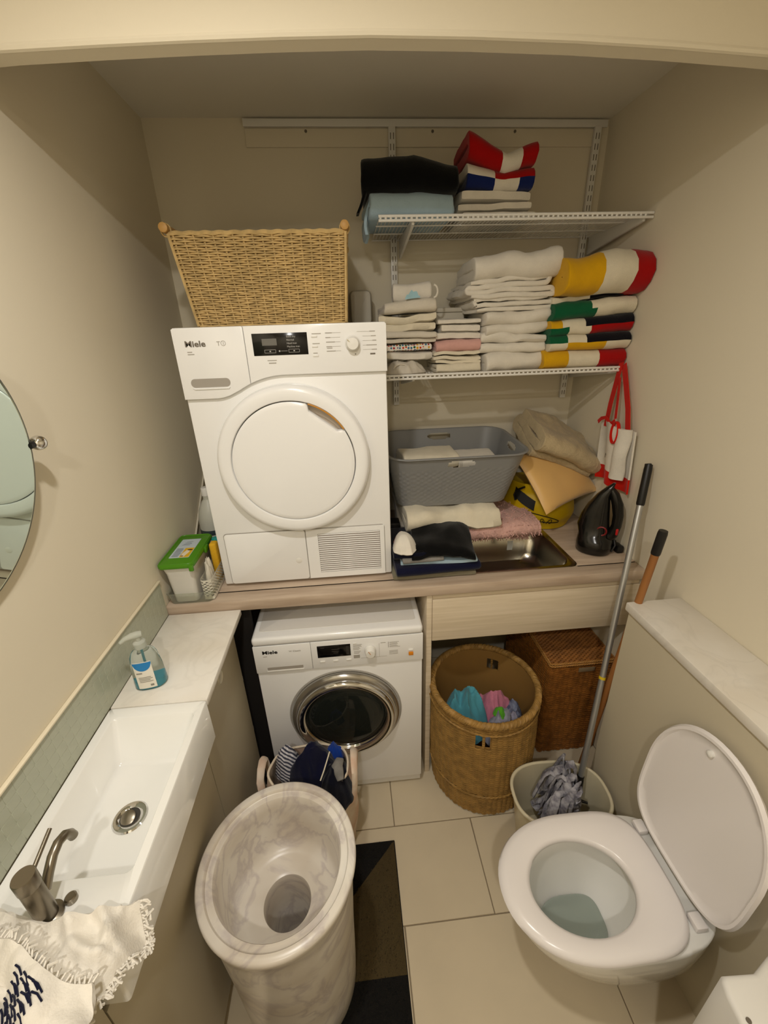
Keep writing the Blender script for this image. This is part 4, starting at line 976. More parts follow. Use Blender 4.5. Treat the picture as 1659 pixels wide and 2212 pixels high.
# white fringed towel on the near end of the basin
def sheet(fn, nu, nv, th, mi=None):
    O = np.zeros((nu, nv, 3))
    for i in range(nu):
        for j in range(nv): O[i, j] = fn(i/(nu-1), j/(nv-1))
    du = np.gradient(O, axis=0); dv = np.gradient(O, axis=1); N = np.cross(du, dv); N /= np.linalg.norm(N, axis=2, keepdims=True)+1e-9
    return MB().shell(O+N*th/2, O-N*th/2), O, N
def drape(x):   # height of the deck or the fall over its front edge
    return Zl
def tfn(u, v):
    # u runs from the wall towards the room, v from far to near
    a = .56*u; y = .418-.022*v*6.4-.03*math.sin(3*u) ; x = -.615 + .226*u + .02*math.sin(v*5)
    z = Zl + .010 + .020*max(0, math.sin(u*PI*.92))*(.5+.5*math.sin(v*7+1+u*3)) + .022*(1-2*abs(nz(x*15+y*9, y*19, 0, 61))) + .009*nz(x*48, y*48, 0, 62)
    over = max(0, x-(Lc-.004))
    if over > 0: z -= over*1.1+.004; x = Lc-.004 + over*.72
    return (x, y, max(z, Zl+.005) if over == 0 else z)
sh, O, N = sheet(tfn, 90, 60, .006)
t = thing('hand_towel', 'crumpled white fringed hand towel on the near end of the basin', 'towel', (-.5, .33, Zl))
tb = part('towel_body', sh, F_WHITE, t, smooth=80)
def tfn2(u, v):
    x = -.600+.200*u+.015*math.sin(4*v); y = .365-.115*v-.055*u+.012*math.sin(u*6)
    z = Zl+.034+.014*math.sin(u*PI)*math.cos(v*2.2)+.020*(1-2*abs(nz(x*13, y*20+x*12, 3, 64)))+.006*nz(x*50, y*50, 3, 65)-.014*v
    return (x, y, z)
sh2, O2, N2 = sheet(tfn2, 68, 48, .007)
fp_ = part('towel_fold', sh2, F_WHITE, t, smooth=80)
em = MB(); rs = random.Random(3)
for k_ in range(44):
    i, j = 28+(k_ % 4)*4+rs.randint(0, 2)-(k_//4), 8+(k_//4)*3
    a = O2[i, j]+N2[i, j]*.0046*np.sign(N2[i, j][2]); b = O2[i+5, j+2]+N2[i+5, j+2]*.0046*np.sign(N2[i+5, j+2][2])
    em.tube([a, (a+b)/2+np.array([0, .002, .0012]), b], .0013, 5)
part('embroidery', em, F_NAVY, fp_, 'worn dark navy embroidered lettering', kind='stuff')
fg = MB()
for k_ in range(70):
    v = k_/69; p = Vector(tfn(1, v)); q = rs.uniform(.6, 1.2)
    pts = [p, p+Vector((.005*q, .003*math.sin(k_*1.7), .001)), p+Vector((.009*q, .005*math.sin(k_*2.3), .001*math.sin(k_)-.002)), p+Vector((.013*q, .006*math.sin(k_*2.9), -.006))]
    fg.tube(pts, .0018, 5)
for k_ in range(34):
    u = k_/33; p = Vector(tfn2(u, 0)); fg.tube([p, p+Vector((.004*math.sin(k_), .007, .002)), p+Vector((.006*math.sin(k_*2), .012, -.003))], .0017, 5)
part('fringe', fg, F_WHITE, t, kind='stuff')

# ------------------------------------------------------------------ on the worktop, right of the dryer
towel('folded_garment', 'olive grey folded garment at the bottom of the dark clothes pile', F_OLIVE, .122, .424, zc, zc+.024, y=1.252, d=.26, cat='garment', n=1, seed=71, amp=.003)
towel('folded_garment', 'navy folded garment low in the dark clothes pile by the sink', F_NAVY, .124, .432, zc+.024, zc+.058, y=1.254, d=.25, cat='garment', n=2, seed=72, amp=.003)
towel('folded_garment', 'pale blue folded garment in the dark clothes pile', F_LBLUE, .158, .430, zc+.056, zc+.074, y=1.256, d=.24, cat='garment', n=1, seed=73, amp=.005, sag=lambda x, y: .012*x+.010*max(0, -x-.2))
towel('folded_garment', 'grey patterned garment on the pale blue one in the clothes pile', F_GREY, .152, .300, zc+.072, zc+.088, y=1.262, d=.20, cat='garment', n=2, seed=74, amp=.004)
towel('folded_garment', 'dark navy garment under the white socks in the clothes pile', F_NAVYD, .124, .300, zc+.082, zc+.104, y=1.275, d=.22, cat='garment', n=2, seed=75, amp=.004)
towel('black_garment', 'black jumper folded on top of the clothes pile by the sink', F_BLACK, .205, .428, zc+.082, zc+.140, y=1.268, d=.24, cat='garment', n=2, seed=76, amp=.034, sag=lambda x, y: -.07*max(0, x-.1)-.05*max(0, -y)-.03*max(0, -x-.1), rz=-.12, nx=26)
SOCKB = mat('sock_band', '#d58f86', .9)
def sockmi(x, y, z): return 1 if .046 < y < .056 or -.2 > 1 else 0
solo('sock_pair', crumple(.044, .066, .052, 77, p=2.6, fold=.10, irr=.14, c=(.170, 1.322, zc+.104), freq=6, mi=lambda x, y, z: 1 if .030 < y < .040 else 0, ns=64, nr=22), [F_WHITE, SOCKB], 'rolled pair of white socks with a pink band on the dark clothes', 'socks', (.176, 1.335, zc+.104), smooth=60)
solo('dark_box', MB().box((.135, 1.50, zc), (.178, 1.56, zc+.118), .004), BLACKP, 'small black box between the dryer and the grey laundry basket', 'box', (.155, 1.53, zc))
# pink and cream towels carrying the grey basket
pk = towel('pink_towel', 'fluffy pink towel at the bottom over the sink edge', F_PINKF, .40, .720, zc+.008, zc+.045, y=1.485, d=.38, n=1, seed=81, amp=.008, nx=60, K=22, fuzz=.004)
part('care_tag', MB().box((.622, 1.4835, zc-.030), (.645, 1.4845, zc+.012)), mat('tag_clear', '#cfcfc9', .3, trans=.4), pk)
pk2 = towel('pink_towel', 'fluffy pink towel folded on the lower pink one under the cream towel', F_PINKF, .38, .742, zc+.040, zc+.108, y=1.462, d=.40, n=2, seed=82, amp=.018, nx=70, K=24, fuzz=.006, sag=lambda x, y: -.03*max(0, x-.2))
sg_ = MB(); rs = random.Random(9)
for po in (pk, pk2):
    cand = [p for p in po.data.polygons if p.normal.y < -.25 or p.normal.z > .5]
    for p in rs.sample(cand, min(1100, len(cand))):
        q = Vector(ROOT[po]) + p.center; n_ = p.normal
        sg_.tube([q-n_*.001, q+n_*.004+Vector((rs.uniform(-.004, .004), 0, rs.uniform(-.004, .002))), q+n_*.007+Vector((rs.uniform(-.007, .007), rs.uniform(-.004, .004), rs.uniform(-.008, .002)))], [.0026, .0020, .0007], 4, caps=False)
part('pile_tufts', sg_, F_PINKF, pk2, kind='stuff')
towel('cream_towel', 'cream towel directly under the grey plastic laundry basket', F_CREAM, .185, .560, zc+.100, zc+.176, y=1.450, d=.42, n=2, seed=83, amp=.034, nx=50, fuzz=.0012, sag=lambda x, y: -.02*max(0, x)-.02*max(0, -x-.3))
towel('white_towel', 'pale towel under the cream towel behind the black clothes', F_OFF, .182, .378, zc+.001, zc+.107, y=1.53, d=.33, n=3, seed=84, amp=.006)
# grey laundry basket
t = thing('grey_laundry_basket', 'grey plastic laundry basket with rattan-look walls on the towels', 'laundry basket', (.40, 1.66, zc+.19))
GZ = zc+.178; gh = .212
U_, V_ = 320, 46
def gb(z, d):
    f = z/gh; P, N = rect_path(.172-.034*f, .622+.052*f, 1.512-.046*f, 1.792+.072*f, .06+.02*f, U_)
    return P-N*d, N
rel = np.zeros((U_, V_))
zsv = np.linspace(0, gh, V_)
for u in range(U_):
    for v in range(V_):
        if .012 < zsv[v] < gh-.052: rel[u, v] = .0013*math.sin(u*PI/3.0 + (v//2 % 2)*PI)*abs(math.sin(v*PI/2+.4))
O = np.zeros((U_, V_, 3)); I = O.copy()
for v in range(V_):
    P, N = gb(zsv[v], 0); O[:, v, :2] = P+N*rel[:, v][:, None]; I[:, v, :2] = P-N*.0028; O[:, v, 2] = I[:, v, 2] = GZ+zsv[v]
mk = np.ones((U_, V_-1), bool)
for v in range(V_-1):
    P, N = gb(zsv[v], 0)
    for u in range(U_):
        x, y = P[u]; zz = (zsv[v]+zsv[v+1])/2-gh+.028; mx_, my_ = .40, 1.652
        if abs(N[u][1]) > .9 and ((abs(x-.405)/.052)**4 + (zz/.0125)**4) < 1: mk[u, v] = False
        if abs(N[u][0]) > .9 and ((abs(y-my_)/.045)**4 + (zz/.0125)**4) < 1: mk[u, v] = False
GT = Matrix.Translation((.40, 1.47, GZ)) @ Matrix.Rotation(math.radians(3.2), 4, 'X') @ Matrix.Translation((-.40, -1.47, -GZ))
part('basket_wall', MB().shell(O, I, mk, cu=True).xf(GT), GREYPL, t, smooth=50)
P, N = gb(0, 0); part('base', MB().add([(*p, GZ+.001) for p in P]+[(*p, GZ+.004) for p in P], [list(range(U_))[::-1], [U_+i for i in range(U_)]]+[(i, (i+1) % U_, U_+(i+1) % U_, U_+i) for i in range(U_)]).xf(GT), GREYPL, t)
P, N = gb(gh, 0)
part('rim', MB().tube([(p[0]+n_[0]*.004, p[1]+n_[1]*.004, GZ+gh) for p, n_ in zip(P[::2], N[::2])], .0068, 10, closed=True, flat=.55).xf(GT), GREYPL, t)
towel('folded_towel', 'cream towel folded in the left end of the grey laundry basket', F_CREAM, .200, .425, GZ+.02, GZ+.196, y=1.535, d=.19, n=3, seed=91, amp=.010)
towel('folded_towel', 'white towel lying in the middle of the grey laundry basket', F_WHITE, .430, .585, GZ+.018, GZ+.172, y=1.535, d=.19, n=3, seed=92, amp=.010)
# yellow bag, cushion, blanket
t = thing('yellow_bag', 'yellow shopping bag with black scribbled drawing lying behind the sink', 'bag', (.85, 1.72, zc))
def ybag(u, v):
    a = -PI/2+ (u-.5)*PI*1.05; rr = 1
    z = zc+.004+.205*v; bul = math.sin(PI*min(1, v*1.1+.12))
    x = .835 + (.135+.024*bul)*math.sin((u-.5)*PI*1.02); y = 1.715 - (.115+.030*bul)*math.cos((u-.5)*PI*1.02) - .015*v
    y += .010*nz(x*14, z*18, 0, 95)+.005*math.sin(v*17)*(1-v); return (x, y, z)
sh, O, N = sheet(ybag, 40, 26, .004)
part('bag_front', sh, F_BAGY, t, smooth=70)
part('bag_filling', MB().prism(rrect(.735, .945, 1.685, 1.860, .05), 'z', zc+.001, zc+.19, .03, seg=3), F_BAGY, t)
def yl(u, v, off=.0045):
    i, j = min(39, int(u*39)), min(25, int(v*25)); n_ = N[i, j]; s = -1 if n_[1] > 0 else 1
    p = np.array(ybag(u, v)); return p + n_*s*off
BLK = mat('bag_black', '#0b0a09', .6)
dm = MB()
dm.tube([yl(.42+.17*math.cos(a)*(1), .30+.07*math.sin(a)+.10*math.cos(a)*-1) for a in np.linspace(.2, 2*PI-.1, 40)], .0019, 5)
for k_ in range(5): dm.tube([yl(.26+.06*k_+.02*math.sin(q*5), .30-.02*k_+.055*math.sin(q*7+k_)) for q in np.linspace(0, 1, 12)], .0015, 5)
part('drawing', dm, BLK, t, 'black scribbled line drawing', kind='stuff')
def bandp(u0, v0, u1, v1, w0):
    Q = []
    for q in np.linspace(0, 1, 14): Q.append((u0+(u1-u0)*q, v0+(v1-v0)*q))
    return MB().add([yl(u, v+s*w0, .006) for s in (-1, 1) for u, v in Q], [(i, i+1, 15+i, 14+i) for i in range(13)])
part('handle_strap', MB().tube([yl(.18, .62, .006), yl(.15, .72, .010), yl(.17, .84, .014), yl(.24, .95, .012)], .009, 8, flat=.5), BLK, t)
hs1 = part('handle_strap', MB().tube([yl(.60, .62, .006), yl(.66, .66, .012), yl(.74, .67, .012), yl(.82, .70, .008)], .010, 8, flat=.5), BLK, t)
part('trim_band', bandp(.14, .80, .36, .56, .10), BLK, t, recalc=False)
def pillow(w, h, th, M, seed=0, n=22):
    O = np.zeros((n, n, 3)); I = O.copy()
    for i in range(n):
        for j in range(n):
            a, b = 2*i/(n-1)-1, 2*j/(n-1)-1
            p = ((1-a**4)*(1-b**4))**.5; e = 1-.06*(1-abs(a)**2)*abs(b)**3-.0
            x = a*w/2*(1-.07*(1-b*b)*abs(a)**6); y = b*h/2*(1-.07*(1-a*a)*abs(b)**6)
            k_ = .004*nz(x*12, y*12, 0, seed)
            O[i, j] = (x, y, th/2*p+k_); I[i, j] = (x, y, -th/2*p+k_)
    return MB().shell(O, I).xf(M)
E3 = Vector
def frame(o, ex, ez):
    ex = Vector(ex).normalized(); ez = Vector(ez); ez = (ez-ex*ez.dot(ex)).normalized(); ey = ez.cross(ex)
    return Matrix(((ex.x, ey.x, ez.x, o[0]), (ex.y, ey.y, ez.y, o[1]), (ex.z, ey.z, ez.z, o[2]), (0, 0, 0, 1)))
MC = frame((.858, 1.605, zc+.250), (.28, .14, .03), (.0218, -.0547, .0518))
solo('gold_cushion', pillow(.33, .27, .05, MC, 5), F_GOLD, 'shiny golden yellow cushion lying on the yellow bag', 'cushion', (.845, 1.635, zc+.20), smooth=80)
mb = folded(.30, .27, .115, n=3, seed=97, amp=.016, front='open', nx=60, K=22, fuzz=.0022, sag=lambda x, y: -.05*max(0, x)*1.2)
MBk = frame((.868, 1.715, zc+.318), (.90, .05, -.33), (.15, -.30, .93))
solo('beige_blanket', mb.xf(MBk), F_BEIGE, 'beige knitted blanket folded on top of the golden cushion', 'blanket', (.86, 1.70, zc+.31), smooth=75)

# iron
t = thing('steam_iron', 'black steam iron with red details standing upright on its heel', 'iron', (.935, 1.385, zc))
ib = MB(); V = []; F = []; S = 40
sec = [(0, .052, .056, .0), (.006, .060, .064, 0), (.030, .062, .066, 0), (.055, .058, .060, -.003), (.066, .050, .050, -.010), (.10, .054, .042, -.016), (.14, .047, .036, -.016), (.18, .037, .031, -.012), (.22, .022, .024, -.004), (.250, .012, .015, .012), (.268, .004, .005, .022)]
# axes: along the sole normal (a) and across (b); the iron is turned so that its handle side faces right
AX = Vector((.80, -.60, 0)).normalized(); BX = Vector((.60, .80, 0)).normalized(); IO = Vector((.938, 1.392, zc+.0005))
def ip(a, b, z): return IO + (AX*a + BX*b)*1.06 + Vector((.04*z, 0, z*1.05))
for z, ra_, rb_, oa in sec:
    for k_ in range(S):
        th = 2*PI*k_/S; V.append(ip(oa+ra_*math.copysign(abs(math.cos(th))**.85, math.cos(th)), rb_*math.copysign(abs(math.sin(th))**.85, math.sin(th)), z))
for a in range(len(sec)-1):
    for k_ in range(S): F.append((a*S+k_, a*S+(k_+1) % S, (a+1)*S+(k_+1) % S, (a+1)*S+k_))
F += [list(range(S))[::-1], [(len(sec)-1)*S+k_ for k_ in range(S)]]
part('iron_body', ib.add(V, F), mat('iron_black', '#14120f', .16), t, smooth=60)
hd_ = part('handle', MB().tube([ip(.034, 0, .050), ip(.052, 0, .075), ip(.058, 0, .11), ip(.056, 0, .15), ip(.046, 0, .19), ip(.030, 0, .225), ip(.016, 0, .245)], [.021, .020, .018, .019, .020, .017, .011], 20), MATS['iron_black'], t, smooth=60)
part('red_button', MB().box((-.009, -.009, -.004), (.009, .009, .004), .003).xf(Matrix.Translation(ip(.064, -.010, .092)) @ Matrix(((AX.x, BX.x, 0, 0), (AX.y, BX.y, 0, 0), (0, 0, 1, 0), (0, 0, 0, 1))) @ Matrix.Rotation(PI/2, 4, 'Y') @ Matrix.Diagonal((1.5, 1, 1.2, 1))), mat('iron_red', '#b81c1c', .35), hd_, 'red handle button')
part('dial', MB().tube([ip(.016+.016*math.cos(a), -.038, .094+.016*math.sin(a)) for a in np.linspace(0, 2*PI, 20)[:-1]], .003, 6, closed=True), mat('iron_red_dark', '#7d1616', .35), t)
cd = [ip(.045, .0, .020), ip(.062, -.015, .012), ip(.075, .01, .03), ip(.085, .03, .062), ip(.098, .05, .070)]
part('cord', MB().tube([cd[0], cd[1], Vector((.995, 1.345, zc+.035)), Vector((1.000, 1.375, zc+.068)), Vector((1.010, 1.395, zc+.070)), Vector((1.020, 1.405, zc+.050)), Vector((1.022, 1.40, zc+.034))], .0042, 8), BLACKP, t)
part('mains_plug', MB().box((1.006, 1.340, zc+.0004), (1.034, 1.385, zc+.030), .006).box((1.010, 1.385, zc+.010), (1.030, 1.41, zc+.034), .005), BLACKP, t)

# red and white bag hanging from the shelf end
t = thing('hanging_bag', 'white and red cloth bag hanging by red straps from the shelf end', 'bag', (1.0, 1.45, 1.30))
def hang(u, v):   # u across (far -> near), v down
    y = 1.592-.205*u-.015*v; x = 1.012+.018*math.sin(u*9)*(.4+.6*v)-.022*(1-v)*math.sin(u*PI)
    z = 1.452-.232*v+.006*math.sin(u*5); return (x, y, z)
sh, O, N = sheet(hang, 30, 30, .006)
sh.m = [1 if ((sum((q % 900) % 30 for q in f)/4) > 21.5) else 0 for f in sh.f]
part('bag_body', sh, [F_WHITE, F_REDO], t, smooth=70)
def fold_(u, v):
    y = 1.476-.088*u; x = .990+.010*math.cos(u*6)+.004*math.sin(v*9)*u; z = 1.455-.190*v-.004*math.sin(u*3); return (x, y, z)
sh, O, N = sheet(fold_, 16, 24, .006); part('bag_flap', sh, F_WHITE, t, smooth=70)
def strap(pts, w=.011):
    pts = np.array(pts); O = np.zeros((len(pts), 3, 3)); I = O.copy()
    for i, p in enumerate(pts):
        t_ = pts[min(i+1, len(pts)-1)]-pts[max(i-1, 0)]; t_ = t_/np.linalg.norm(t_); wv_ = np.cross(t_, (1, 0, 0)); wv_ /= np.linalg.norm(wv_)
        for j in range(3): O[i, j] = p+wv_*w*(j-1)+np.array([-.0012, 0, 0]); I[i, j] = p+wv_*w*(j-1)+np.array([.0012, 0, 0])
    return MB().shell(O, I)
hk = (1.018, 1.548, 1.668)
part('strap', strap([(1.006, 1.556, 1.435), (1.009, 1.556, 1.52), (1.014, 1.552, 1.60), hk, (1.020, 1.540, 1.664)], .012), F_REDO, t)
part('strap', strap([(1.010, 1.425, 1.440), (1.012, 1.452, 1.52), (1.016, 1.495, 1.60), (1.022, 1.536, 1.666)], .013), F_REDO, t)
part('tie_ribbon', strap([(.994, 1.592, 1.447), (.992, 1.57, 1.464), (.994, 1.545, 1.472), (.998, 1.515, 1.452), (1.0, 1.495, 1.468)], .007), F_REDO, t)
part('tie_ribbon', strap([(1.014, 1.535, 1.62), (1.006, 1.512, 1.55), (1.0, 1.495, 1.475)], .006), F_REDO, t)
part('ribbon_loop', MB().tube([(.982, 1.455+.020*math.sin(a), 1.432+.040*math.cos(a)) for a in np.linspace(0, 2*PI, 28)[:-1]], .0075, 8, closed=True, flat=.4), F_REDO, t)
text('letter', 'N', .026, (.989, 1.502, 1.325), Matrix.Rotation(-PI/2, 3, 'Z') @ FRONT, PRINT_D, t)

# ------------------------------------------------------------------ floor items
# rug
RUG = mat('rug', '#4a3d22', 1, bump=.8, bscale=350)
RUGD = mat('rug_dark', '#0d0b08', 1, bump=.8, bscale=350)
t = thing('rug', 'dark brown rug with black geometric blocks on the tiled floor', 'rug', (-.15, .55, 0))
part('rug_base', MB().box((-.375, .02, .0005), (.072, .968, .007), .003), RUGD, t)
part('rug_pattern', MB().prism([(-.20, .70), (.068, .964), (.070, .600), (-.365, .600), (-.365, .64)], 'z', .0068, .0085, .0006), RUG, t, 'olive brown field of the rug')
rs = random.Random(5); tf = MB()
for k_ in range(2600):
    x = rs.uniform(-.37, .068); y = rs.uniform(.4, .964)
    tf.tube([(x, y, .007), (x+rs.uniform(-.002, .002), y+rs.uniform(-.002, .002), .0125)], [.0016, .0005], 3, caps=False, mi=0 if (y > .600 and x-y > -.90) else 1)
part('pile', tf, [RUG, RUGD], t, kind='stuff')
# marble pedestal
pcx, pcy = -.243, .628; pz = .618
solo('marble_pedestal', MB().lathe([(.0001, .009), (.150, .009), (.158, .02), (.162, .10), (.168, .30), (.178, .52), (.183, pz-.050), (.1885, pz-.030), (.192, pz-.012), (.191, pz-.003), (.187, pz), (.174, pz), (.1715, pz-.003), (.170, pz-.010), (.167, pz-.0115), (.160, pz-.0095), (.1545, pz-.0105), (.1515, pz-.016), (.148, pz-.04), (.145, pz-.12), (.139, pz-.168), (.128, pz-.184), (.108, pz-.192), (.070, pz-.196), (.062, pz-.199), (.060, pz-.205), (.060, .10), (.0001, .10)], (pcx, pcy, 0), seg=112), MARB, 'tall white marble pedestal basin with a round hole, standing on the rug', 'pedestal', (pcx, pcy, .009), smooth=50)
# laundry bag
t = thing('laundry_bag', 'soft pink plaid laundry bag with two loop handles behind the marble pedestal', 'laundry bag', (-.21, .99, .008))
U_, V_ = 72, 18
def lbag(v, d):
    f = v/(V_-1); P = []
    for k_ in range(U_):
        a = 2*PI*k_/U_; w = 1+.035*nz(math.cos(a)*2, math.sin(a)*2, f*3, 7)+.02*math.sin(a*7+f*4)
        sx, sy = .138+.018*math.sin(PI*f), .112+.012*math.sin(PI*f)
        P.append((-.215+(sx*w-d)*math.cos(a), 1.000+(sy*w-d)*math.sin(a), .009+.40*f+.018*math.cos(2*a)*f))
    return P
O = np.array([lbag(v, 0) for v in range(V_)]).transpose(1, 0, 2); I = np.array([lbag(v, .004) for v in range(V_)]).transpose(1, 0, 2)
part('bag_wall', MB().shell(O, I, cu=True), F_PLAID, t, smooth=70)
part('bag_base', MB().lathe([(.0001, .0085), (.11, .0085), (.11, .012), (.0001, .012)], (-.215, 1.0, 0), seg=40), F_PLAID, t)
part('rim_piping', MB().tube(lbag(V_-1, .002), .0042, 6, closed=True), mat('piping_cream', '#ead9c0', .8), t)
for sx in (-1, 1):
    hx = -.215+sx*.146
    part('handle', MB().tube([(hx+sx*.004, .955+.0, .30), (hx+sx*.010, .950, .38), (hx+sx*.012, .958, .430), (hx+sx*.011, .985, .452), (hx+sx*.011, 1.015, .452), (hx+sx*.012, 1.045, .430), (hx+sx*.010, 1.052, .38), (hx+sx*.004, 1.05, .30)], .0135, 10, flat=.35), F_PLAID, t)
zb = .30
solo('navy_garment', crumple(.112, .094, .165, 101, p=2.0, fold=.30, irr=.14, c=(-.200, 1.012, zb), freq=7), F_NAVY, 'large navy garment heaped in the pink plaid laundry bag', 'garment', (-.195, 1.005, zb), smooth=60)
solo('black_garment', crumple(.066, .076, .120, 102, p=2.5, fold=.25, irr=.14, c=(-.128, .968, zb+.02), freq=8), F_NAVYD, 'near-black garment at the right side of the plaid laundry bag', 'garment', (-.128, .968, zb+.02), smooth=60)
solo('blue_garment', crumple(.034, .030, .060, 103, p=2.5, fold=.3, c=(-.130, 1.060, zb+.075), freq=14), F_ROYAL, 'royal blue garment edge showing at the back of the laundry bag', 'garment', (-.135, 1.062, zb+.072), smooth=60)
STRP = mat('striped_cloth', '#d5d2d6', .9)
nt = STRP.node_tree; bsd = nt.nodes['Principled BSDF']; tc = nt.nodes.new('ShaderNodeTexCoord'); wv = nt.nodes.new('ShaderNodeTexWave'); wv.inputs['Scale'].default_value = 36; wv.inputs['Distortion'].default_value = 2.5; wv.inputs['Detail'].default_value = 0
wv.bands_direction = 'DIAGONAL'; rp = nt.nodes.new('ShaderNodeValToRGB'); rp.color_ramp.elements[0].position = .45; rp.color_ramp.elements[1].position = .55; rp.color_ramp.elements[0].color = lin('#3f4152'); rp.color_ramp.elements[1].color = lin('#cfccd0')
nt.links.new(tc.outputs['Object'], wv.inputs['Vector']); nt.links.new(wv.outputs['Fac'], rp.inputs['Fac']); nt.links.new(rp.outputs['Color'], bsd.inputs['Base Color'])
solo('striped_garment', crumple(.046, .050, .085, 104, p=2.2, fold=.40, irr=.16, c=(-.292, 1.030, zb+.075), freq=11), STRP, 'grey and white striped garment at the left of the laundry bag', 'garment', (-.292, 1.030, zb+.075), smooth=60)
solo('white_sock', MB().tube([(-.096, .992, .452), (-.106, .982, .462), (-.114, .962, .464), (-.108, .942, .458), (-.103, .922, .448)], [.006, .015, .019, .016, .011], 12, flat=.6), F_GREY, 'small pale grey sock on the near-black clothes in the laundry bag', 'sock', (-.105, .95, .43), smooth=70)
solo('drawstring', MB().tube([(-.138, .995, .492), (-.146, .965, .490), (-.156, .94, .478), (-.168, .918, .462)], .0022, 6), F_CREAM, 'white drawstring lying across the navy clothes in the laundry bag', 'drawstring', (-.155, .95, .44))

# clothes in the round wicker basket
bz = .262
solo('teal_cloth', crumple(.100, .088, .13, 111, p=2.3, fold=.62, irr=.2, c=(.402, 1.225, bz), freq=6), F_TEAL, 'teal cloth in the round wicker basket', 'garment', (.402, 1.225, bz), smooth=50)
solo('pink_garment', crumple(.085, .075, .095, 112, p=2.3, fold=.62, irr=.2, c=(.535, 1.255, bz), freq=8), F_ROSE, 'pink garment in the round wicker basket', 'garment', (.535, 1.255, bz), smooth=50)
solo('lavender_garment', crumple(.082, .066, .100, 113, p=2.3, fold=.62, irr=.2, c=(.545, 1.150, bz), freq=10), F_LAV, 'crumpled lavender grey patterned garment in the round wicker basket', 'garment', (.545, 1.150, bz), smooth=50)
solo('patterned_garment', crumple(.050, .070, .085, 114, p=2.3, fold=.62, irr=.2, c=(.605, 1.20, bz), freq=10), mat('cloth_bluegrey', '#8f97ad', .95, col2='#565c78', vscale=55), 'blue grey patterned garment at the right of the round wicker basket', 'garment', (.61, 1.21, bz), smooth=50)
solo('green_sock', crumple(.024, .030, .030, 115, p=2, fold=.3, c=(.525, 1.165, bz+.125), freq=14), F_LGRN, 'lime green sock on the lavender garment in the round basket', 'sock', (.52, 1.165, bz+.145), smooth=50)

# mop bucket and mop
t = thing('mop_bucket', 'cream plastic mop bucket with a rounded rim between basket and toilet', 'bucket', (.655, .945, 0))
def bpath(f, d, n=72):
    P = []
    for k_ in range(n):
        a = 2*PI*k_/n; ca, sa = math.cos(a), math.sin(a); e = 2.6
        x = math.copysign(abs(ca)**(2/e), ca); y = math.copysign(abs(sa)**(2/e), sa)
        sx, sy = .128+.036*f-d, .088+.024*f-d
        X, Y = sx*x, sy*y; th = math.radians(-3)
        P.append((.668+X*math.cos(th)-Y*math.sin(th), .913+X*math.sin(th)+Y*math.cos(th)))
    return P
zl = np.linspace(0, 1, 12)
O = np.array([[(*p, .001+.269*f) for p in bpath(f, 0)] for f in zl]).transpose(1, 0, 2); I = np.array([[(*p, .004+.266*f) for p in bpath(f, .003)] for f in zl]).transpose(1, 0, 2)
BKT = mat('bucket_cream', '#d6cbad', .3)
part('bucket_wall', MB().shell(O, I, cu=True), BKT, t, smooth=50)
part('base', MB().add([(*p, .0012) for p in bpath(0, .001)]+[(*p, .005) for p in bpath(0, .001)], [list(range(72))[::-1], [72+i for i in range(72)]]+[(i, (i+1) % 72, 72+(i+1) % 72, 72+i) for i in range(72)]), BKT, t)
part('rim', MB().tube([(*p, .270) for p in bpath(1, -.003)], .0062, 10, closed=True), BKT, t)
t = thing('string_mop', 'floor mop with a grey steel handle standing in the cream bucket', 'mop', (.79, .98, .02))
m0, m1 = Vector((.752, .938, .195)), Vector((1.016, 1.290, 1.356)); mdv = (m1-m0)
def mp_(f): return m0+mdv*f
part('pole', MB().cyl(mp_(.055), mp_(.90), .0105, seg=20), ALU, t)
part('grip', MB().tube([mp_(.885), mp_(.89), mp_(.985), mp_(1.0)], [.0115, .0135, .0135, .012], 16).box((-.014, -.004, 0), (.008, .004, .010), .002, M=Matrix.Translation(mp_(.995))), BLACKP, t)
part('pole_ring', MB().cyl(mp_(.372), mp_(.380), .0114, seg=20), mat('ring_yellow', '#d6b81a', .5), t)
part('socket', MB().tube([mp_(-.055), mp_(-.03), mp_(.03), mp_(.068)], [.020, .018, .0145, .0125], 16).tube([mp_(-.01)+Vector((.012, -.004, 0)), mp_(-.02)+Vector((.040, -.014, .012))], [.005, .004], 8), BLACKP, t)
rs = random.Random(12); hdm = MB(); mh = mp_(-.045)
for k_ in range(110):
    a = rs.uniform(-1.3, 1.3); ln = rs.uniform(.06, .15)
    dirv = Vector((-math.cos(a), math.sin(a), 0))
    c0 = mh+Vector((rs.uniform(-.02, .004), rs.uniform(-.02, .03), rs.uniform(.0, .02)))
    up_ = rs.uniform(.0, .22)
    pts = []
    for s in np.linspace(0, 1, 9):
        w = .012*math.sin(s*9+k_)
        p = c0 + dirv*(ln*s) + Vector((dirv.y*w, -dirv.x*w, up_*math.sin(PI*s*.80) - .06*s*s))
        p.x = max(p.x, .56); p.y = max(.855, min(p.y, .995)); p.z = max(p.z, .02)
        pts.append(p)
    hdm.tube(pts, [.011+.004*math.sin(s*7+k_) for s in np.linspace(0, 1, 9)], 6, flat=.4)
part('mop_head', hdm, F_MOP, t, smooth=50, kind='stuff')
# broom handle
t = thing('broom_handle', 'wooden broom handle with a black end cap leaning on the white ledge', 'broom handle', (.80, 1.10, 0))
b0, b1 = Vector((.838, 1.078, .001)), Vector((.905, 1.030, 1.236)); bv = b1-b0
part('shaft', MB().cyl(b0, b0+bv*.958, .0115, seg=24), grained('broom_wood', '#a06a38', '#8c5a2c', .5, (40, 40, 3)), t)
part('end_cap', MB().tube([b0+bv*.935, b0+bv*.94, b0+bv*.992, b1], [.0128, .0136, .0136, .0122], 20), BLACKP, t)

